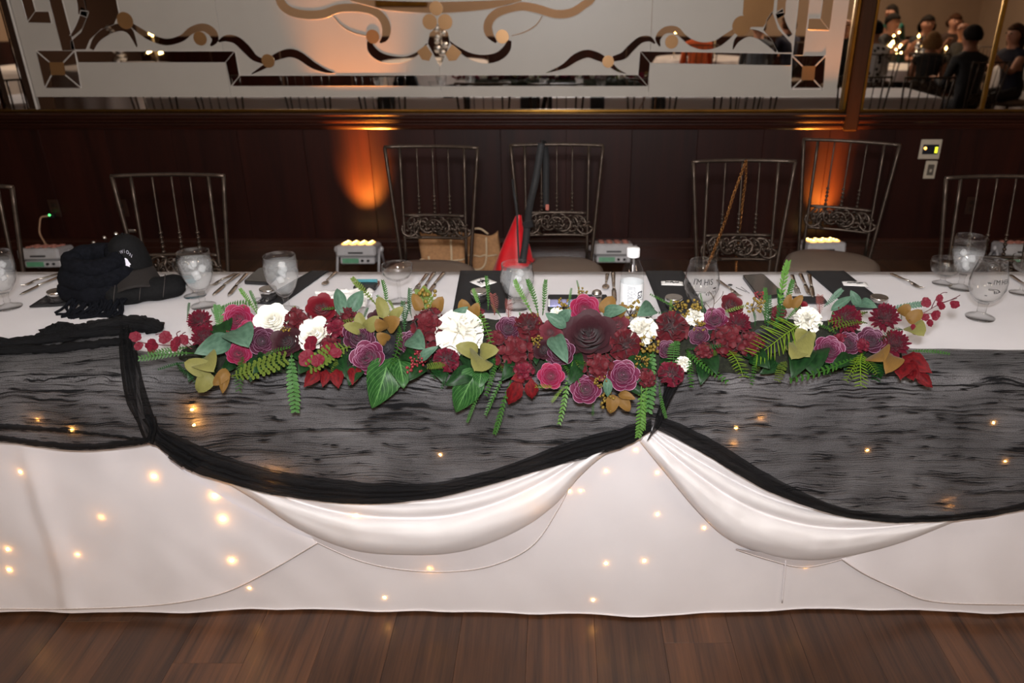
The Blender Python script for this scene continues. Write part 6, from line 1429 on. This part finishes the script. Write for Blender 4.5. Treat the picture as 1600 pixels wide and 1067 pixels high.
def person(label, X, Y, rz, top, hair, hairlen=0, sk=0, sc=1.0, pose='sit', lean=.06, arms=0, sleeveless=False):
    t = thing('person', label, 'person', (X, Y, 0), rz)
    seat = .47; hip = Vector((0, 0, seat + .13)) if pose == 'sit' else Vector((0, 0, .93))
    V = []; E = []; Rr = []; tg = []
    def add(p, r, par=None, tag_='top'):
        V.append(Vector(p)); Rr.append(r); tg.append(tag_)
        if par is not None: E.append((par, len(V) - 1))
        return len(V) - 1
    L_ = lean
    pv = add(hip, .135, None, 'low'); wa = add(hip + Vector((0, L_ * .5, .17)), .120, pv); chs = add(hip + Vector((0, L_ * 1.2, .36)), .145, wa); ub = add(hip + Vector((0, L_ * 1.7, .46)), .105, chs)
    nk = add(hip + Vector((0, L_ * 2.0, .535)), .052, ub, 'skin'); hd0 = add(hip + Vector((0, L_ * 2.2 + .012, .60)), .070, nk, 'skin'); hd1 = add(hip + Vector((0, L_ * 2.2 + .012, .675)), .096, hd0, 'skin'); hd2 = add(hip + Vector((0, L_ * 2.2, .745)), .080, hd1, 'skin')
    hc = V[hd1].copy()
    add(hc + Vector((0, .112, -.012)), .014, hd1, 'skin')
    for s in (-1, 1): add(hc + Vector((s * .100, -.005, -.008)), .016, hd1, 'skin')
    for s in (-1, 1):
        sh = add(V[ub] + Vector((s * .165, 0, -.02)), .066, ub, 'top')
        if arms == 0: el, wr = Vector((s * .05, .06, -.27)), Vector((s * -.06, .22, .04))
        elif arms == 1: el, wr = Vector((s * .03, .16, -.20)), Vector((s * -.05, .16, .14))
        else: el, wr = Vector((s * .03, .10, -.26)), Vector((s * -.02, .10, -.22))
        atag = 'skin' if sleeveless else 'top'
        e1 = add(V[sh] + el, .044, sh, atag); w1 = add(V[e1] + wr, .030, e1, 'skin' if arms or sleeveless else 'top'); d = wr.normalized(); pm = add(V[w1] + d * .07, .034, w1, 'skin')
        side = d.cross(Vector((0, 0, 1))).normalized()
        for k in range(4): f1 = add(V[pm] + d * .045 + side * ((k - 1.5) * .020), .0092, pm, 'skin'); add(V[f1] + d * (.030 + .006 * (1.5 - abs(k - 1.5))) + Vector((0, 0, -.018)), .0082, f1, 'skin')
        th = add(V[w1] + d * .045 + side * (-s * .045), .011, w1, 'skin'); add(V[th] + d * .035, .0092, th, 'skin')
        hp = add(hip + Vector((s * .095, .02, -.03)), .092, pv, 'low')
        if pose == 'sit': kn = add(hip + Vector((s * .12, .42, -.04)), .066, hp, 'low'); an = add(Vector((s * .12, .44, .10)), .042, kn, 'low'); add(Vector((s * .125, .56, .045)), .038, an, 'shoe')
        else: kn = add(Vector((s * .10, .03, .50)), .066, hp, 'low'); an = add(Vector((s * .10, .0, .09)), .042, kn, 'low'); add(Vector((s * .11, .13, .04)), .036, an, 'shoe')
    me = bpy.data.meshes.new('body'); me.from_pydata([tuple(v) for v in V], E, []); o = bpy.data.objects.new('body', me); COL.objects.link(o)
    o.modifiers.new('skin', 'SKIN'); ss = o.modifiers.new('sub', 'SUBSURF'); ss.levels = 1; ss.render_levels = 1
    for i, r in enumerate(Rr): d_ = me.skin_vertices[0].data[i]; d_.radius = (r * (1.18 if tg[i] == 'top' and i in (wa, chs) else 1), r * (.86 if i in (wa, chs, pv) else 1)); d_.use_root = (i == pv)
    bpy.context.view_layer.update(); dg = bpy.context.evaluated_depsgraph_get(); m2 = bpy.data.meshes.new_from_object(o.evaluated_get(dg)); bpy.data.objects.remove(o)
    m2.materials.clear(); tags = ['top', 'low', 'skin', 'shoe']
    for m in (CL[top], CL['green'] if top == 'green' else CL['trousers'], M_skin[sk], CL['shoe']): m2.materials.append(m)
    segs = [(V[a], V[b], tg[b], max(Rr[a], Rr[b])) for a, b in E]
    for f in m2.polygons:
        c = f.center; best = 9; bt_ = 'top'
        for a, b, g, r in segs:
            ab = b - a; k = max(0, min(1, (c - a).dot(ab) / max(1e-9, ab.length_squared))); dd = (c - (a + ab * k)).length - r * .5
            if dd < best: best = dd; bt_ = g
        f.material_index = tags.index(bt_); f.use_smooth = True
    bo = link('body', m2, t)
    if hair:
        b = MB()
        def hfn(u, v):
            a = 2 * PI * u; e = PI * .62 * v; r = .110 + .006 * nz(u * 14, v * 6, X)
            k_ = max(0, min(1, math.sin(a) * 1.6 + .2)); e2 = e * (1.0 - .38 * k_)
            return hc + Vector((r * .93 * math.sin(e2) * math.cos(a), r * 1.06 * math.sin(e2) * math.sin(a) - .012, .012 + r * 1.05 * math.cos(e2)))
        b.grid(hfn, 26, 10, closeu=True)
        if hairlen: b.grid(lambda u, v: hc + Vector(((.100 + .035 * math.sin(PI * v)) * math.cos(PI + PI * u) , -.02 + (.105 + .02 * v) * math.sin(PI + PI * u), .04 - hairlen * v)) + Vector((0, 0, .01 * nz(u * 9, v * 3))), 18, 8)
        solid(b.build('hair', M_hair[hair], t), .012, 1)
    for s in (-1, 1): MB().sphere(hc + Vector((s * .034, .094, .012)), .010, 8, 6).build('eye', M_eye, t)
    MB().box(hc + Vector((0, .094, -.052)), (.042, .012, .010), bev=.004).build('mouth', mat('lips', srgb(150, 84, 76), .5), t, flat=True)
    t.scale = (sc, sc, sc); return t
FP = PI  # facing the rear wall (back to the mirror)
for label, u, Yv, rz, top, hair, hl, sk, sc, pose, arms, sl in [
    ('seated guest with dark short hair in black and white patterned shirt, back to the mirror', 1368, 9.7, FP, 'print', 'dark', 0, 1, .97, 'sit', 0, False),
    ('seated bald guest in black shirt behind the dark post', 1318, 11.3, .3, 'black', None, 0, 1, .98, 'sit', 0, False),
    ('seated guest with dark short hair and black top facing the patterned shirt', 1381, 11.8, -.5, 'black', 'dark', 0, 0, .99, 'sit', 1, False),
    ('standing guest in sleeveless green dress with long dark hair, bending over the table', 1412, 12.6, 1.2, 'green', 'dark', .24, 0, .86, 'stand', 2, True),
    ('seated guest with dark hair in dark top behind the lit candle', 1442, 12.0, .1, 'black', 'dark', .16, 0, .97, 'sit', 0, True),
    ('seated guest with dark blond hair and bare arms beside the bald guest', 1456, 9.75, -2.7, 'black', 'blond', .14, 0, .88, 'sit', 0, True),
    ('seated guest with brown hair between the blond and the bald guests', 1486, 12.8, .2, 'brown', 'brown', .12, 0, .97, 'sit', 1, True),
    ('seated bald guest in dark shirt turned in profile', 1516, 10.7, 1.4, 'black', None, 0, 1, .96, 'sit', 0, False),
    ('broad seated guest in black jacket, back to the mirror by the brass divider', 1525, 8.6, FP - .2, 'black', 'dark', 0, 1, .96, 'sit', 0, False),
    ('seated guest with long brown hair in navy dress past the brass divider', 1594, 9.6, 1.3, 'navy', 'brown', .2, 0, .95, 'sit', 1, True),
    ('seated guest in bright orange shirt at the table with tapers', 1093, 11.4, FP, 'orange', 'dark', 0, 1, .94, 'sit', 0, False),
    ('seated guest in grey shirt beside the guest in orange', 1185, 11.2, FP + .2, 'grey', 'grey', 0, 0, .95, 'sit', 0, False),
    ('seated guest in navy top beside the guest in grey shirt', 1238, 12.0, 2.6, 'navy', 'brown', .12, 0, .97, 'sit', 0, False)]:
    p = behind(u, 0, Yv, 1.1); person(label, p.x, p.y, rz, top, hair, hl, sk, sc, pose, arms=arms, sleeveless=sl, lean=.16 if pose == 'stand' else .05)
# round guest tables with cloths, candles, silver-ball towers and fairy-light bottles
def round_table(X, Y, R_, label, drop=.70):
    t = thing('round_table', label, 'table', (X, Y, 0), 0, 'round guest tables')
    MB().lathe([(.0, .72), (R_, .72), (R_ + .005, .735), (R_, .745), (.0, .745)], 40).build('tabletop', M_tabtop, t)
    MB().lathe([(.26, 0), (.25, .02), (.05, .04), (.05, .72)], 16).build('pedestal', M_steel, t)
    def fn(u, v):
        a = 2 * PI * u
        if v < .3: r = (R_ + .008) * v / .3; z = .7475
        else: k = (v - .3) / .7; r = R_ + .012 + .05 * k + .035 * k * math.sin(a * 16); z = .7475 - drop * k
        return Vector((r * math.cos(a), r * math.sin(a), z))
    b = MB().grid(fn, 128, 20, closeu=True); b.build('cloth', M_cloth, t); return t
TBL = [(4.6, -.85, .6, 'round white-clothed guest table amid the seated guests'), (2.2, -2.4, .68, 'round white-clothed guest table beside the orange shirt'), (-1.75, -1.7, .75, 'round white-clothed guest table below the silver tower seen between bronze petals'), (-5.9, -.9, .75, 'round white-clothed guest table reflected at the upright mirror strips'), (6.45, -.5, .7, 'round white-clothed guest table past the brass divider')]
for i, q in enumerate(TBL): round_table(*q, drop=.13 if i < 2 else .70)      # short cloths where guests' knees go under
M_wax = mat('ivory wax', srgb(232, 214, 180), .5, var=.05); M_flame = mat('candle flame', (1, .7, .3), .5, emit=(1.0, .60, .18), estr=45, var=0); M_sil = mat('mirror ball silver', (.8, .82, .84), .12, 1, var=.1, scale=60)
def candle(X, Y, z, label, h=.24):
    t = thing('taper_candle', label, 'candle', (X, Y, z), 0, 'lit tapers on the guest tables')
    MB().lathe([(.0, 0), (.04, 0), (.04, .006), (.012, .014), (.012, .05), (.016, .055), (.0, .056)], 14).build('holder', M_sil, t)
    MB().lathe([(.011, .05), (.0095, .05 + h), (.004, .055 + h), (.0, .056 + h)], 12).build('wax', M_wax, t)
    MB().lathe([(.0, 0), (.009, .010), (.008, .024), (.0, .046)], 10, (0, 0, .058 + h)).build('flame', M_flame, t)
def tower(X, Y, z, label, n=8):
    t = thing('mirror_ball_tower', label, 'centrepiece', (X, Y, z), 0, 'silver ball centrepieces'); rnd = random.Random(int(abs(X) * 100))
    MB().lathe([(.0, 0), (.09, 0), (.09, .008), (.015, .014), (.010, .42), (.0, .42)], 16).build('stand', M_sil, t)
    for k in range(n): a = rnd.uniform(0, 6); r = rnd.uniform(.045, .065) * (1 - .04 * k); MB().sphere((.055 * math.cos(a), .055 * math.sin(a), .07 + k * .052), r, 12, 9).build('mirror_ball', M_sil, t, flat=True)
def fairy(X, Y, z, label, n=13):
    t = thing('fairy_light_vase', label, 'vase', (X, Y, z), 0, 'fairy light vases'); rnd = random.Random(int(abs(X) * 77) + 1)
    MB().lathe([(.05, 0), (.055, .01), (.05, .14), (.03, .2), (.032, .22)], 16).build('vase', M_glass, t)
    st = MB()
    for k in range(n):
        p = Vector((rnd.uniform(-.11, .11), rnd.uniform(-.09, .09), rnd.uniform(.12, .44))); st.tube([(0, 0, .05), p * .5 + Vector((0, 0, .05)), p], .0025, 4); link('led', fl_led, t, Matrix.Translation(p))
    st.build('twig', M_stem, t)
fl_led = MB().sphere((0, 0, 0), .010, 8, 6).mesh('led', mat('fairy led', (1, .75, .4), .4, emit=(1.0, .66, .24), estr=40, var=0))
zt = .748
p = behind(1432, 0, 10.9, 1); candle(p.x, p.y, zt, 'lit taper candle standing before the guest in dark top', .30)
p = behind(1478, 0, 10.7, 1); candle(p.x, p.y, zt, 'short lit candle by the shoulder of the black jacket', .16)
p = behind(1398, 0, 10.9, 1); fairy(p.x, p.y, zt, 'vase of twigs with warm fairy lights on the guests\' table')
p = behind(1440, 0, 10.55, 1); tower(p.x, p.y, zt, 'silver ball tower before the blond guest', 6)
for u, lb in [(1034, 'lit taper candle left of the orange shirt'), (1128, 'lit taper candle between the orange and grey shirts')]: p = behind(u, 0, 11.9, 1); candle(1.75 if u < 1100 else 2.35, -2.25, zt, lb, .26)
p = behind(1075, 0, 11.7, 1); tower(-1.62, -1.55, zt, 'silver ball tower mirrored between the bronze petals', 9); fairy(-2.05, -1.85, zt, 'vase of twigs with fairy lights on the table below the silver tower')
tower(-5.75, -.75, zt, 'silver ball tower reflected at the left bronze square', 9); candle(-5.45, -1.15, zt, 'lit taper candle beside the left silver tower', .3); fairy(-5.3, -.8, zt, 'vase of twigs with fairy lights near the left silver tower')
candle(6.3, -.35, zt, 'lit taper candle past the brass divider', .12)
# framed picture on the rear wall
fp = thing('framed_picture', 'gilt framed picture hanging on the far beige wall', 'picture', (-2.7, YB, 1.75))
MB().box((0, .02, 0), (.9, .03, .65), bev=.01).build('gilt_frame', M_brass, fp, flat=True); MB().box((0, .037, 0), (.74, .006, .5)).build('canvas', mat('brown landscape', srgb(96, 70, 44), .7, var=.5, scale=4), fp, flat=True)
# the chairs the seated guests use
i_ = 0
for o in [o for o in bpy.data.objects if o.name.startswith('person') and o.parent is None and 'standing' not in o['label']]:
    c = copy_tree(chair0); c.location = o.location; c.rotation_euler = (0, 0, o.rotation_euler.z + PI)
    tag(c, 'metal banquet chair under the ' + o['label'].split(' in ')[0].split(' with ')[0].replace('seated ', '') + [' in patterned shirt', ' behind the post', ' in black top', ' behind the candle', ' with blond hair', ' with brown hair', ' in profile', ' in black jacket', ' in navy dress', ' in orange', ' in grey', ' in navy top'][i_], 'chair', CH); i_ += 1
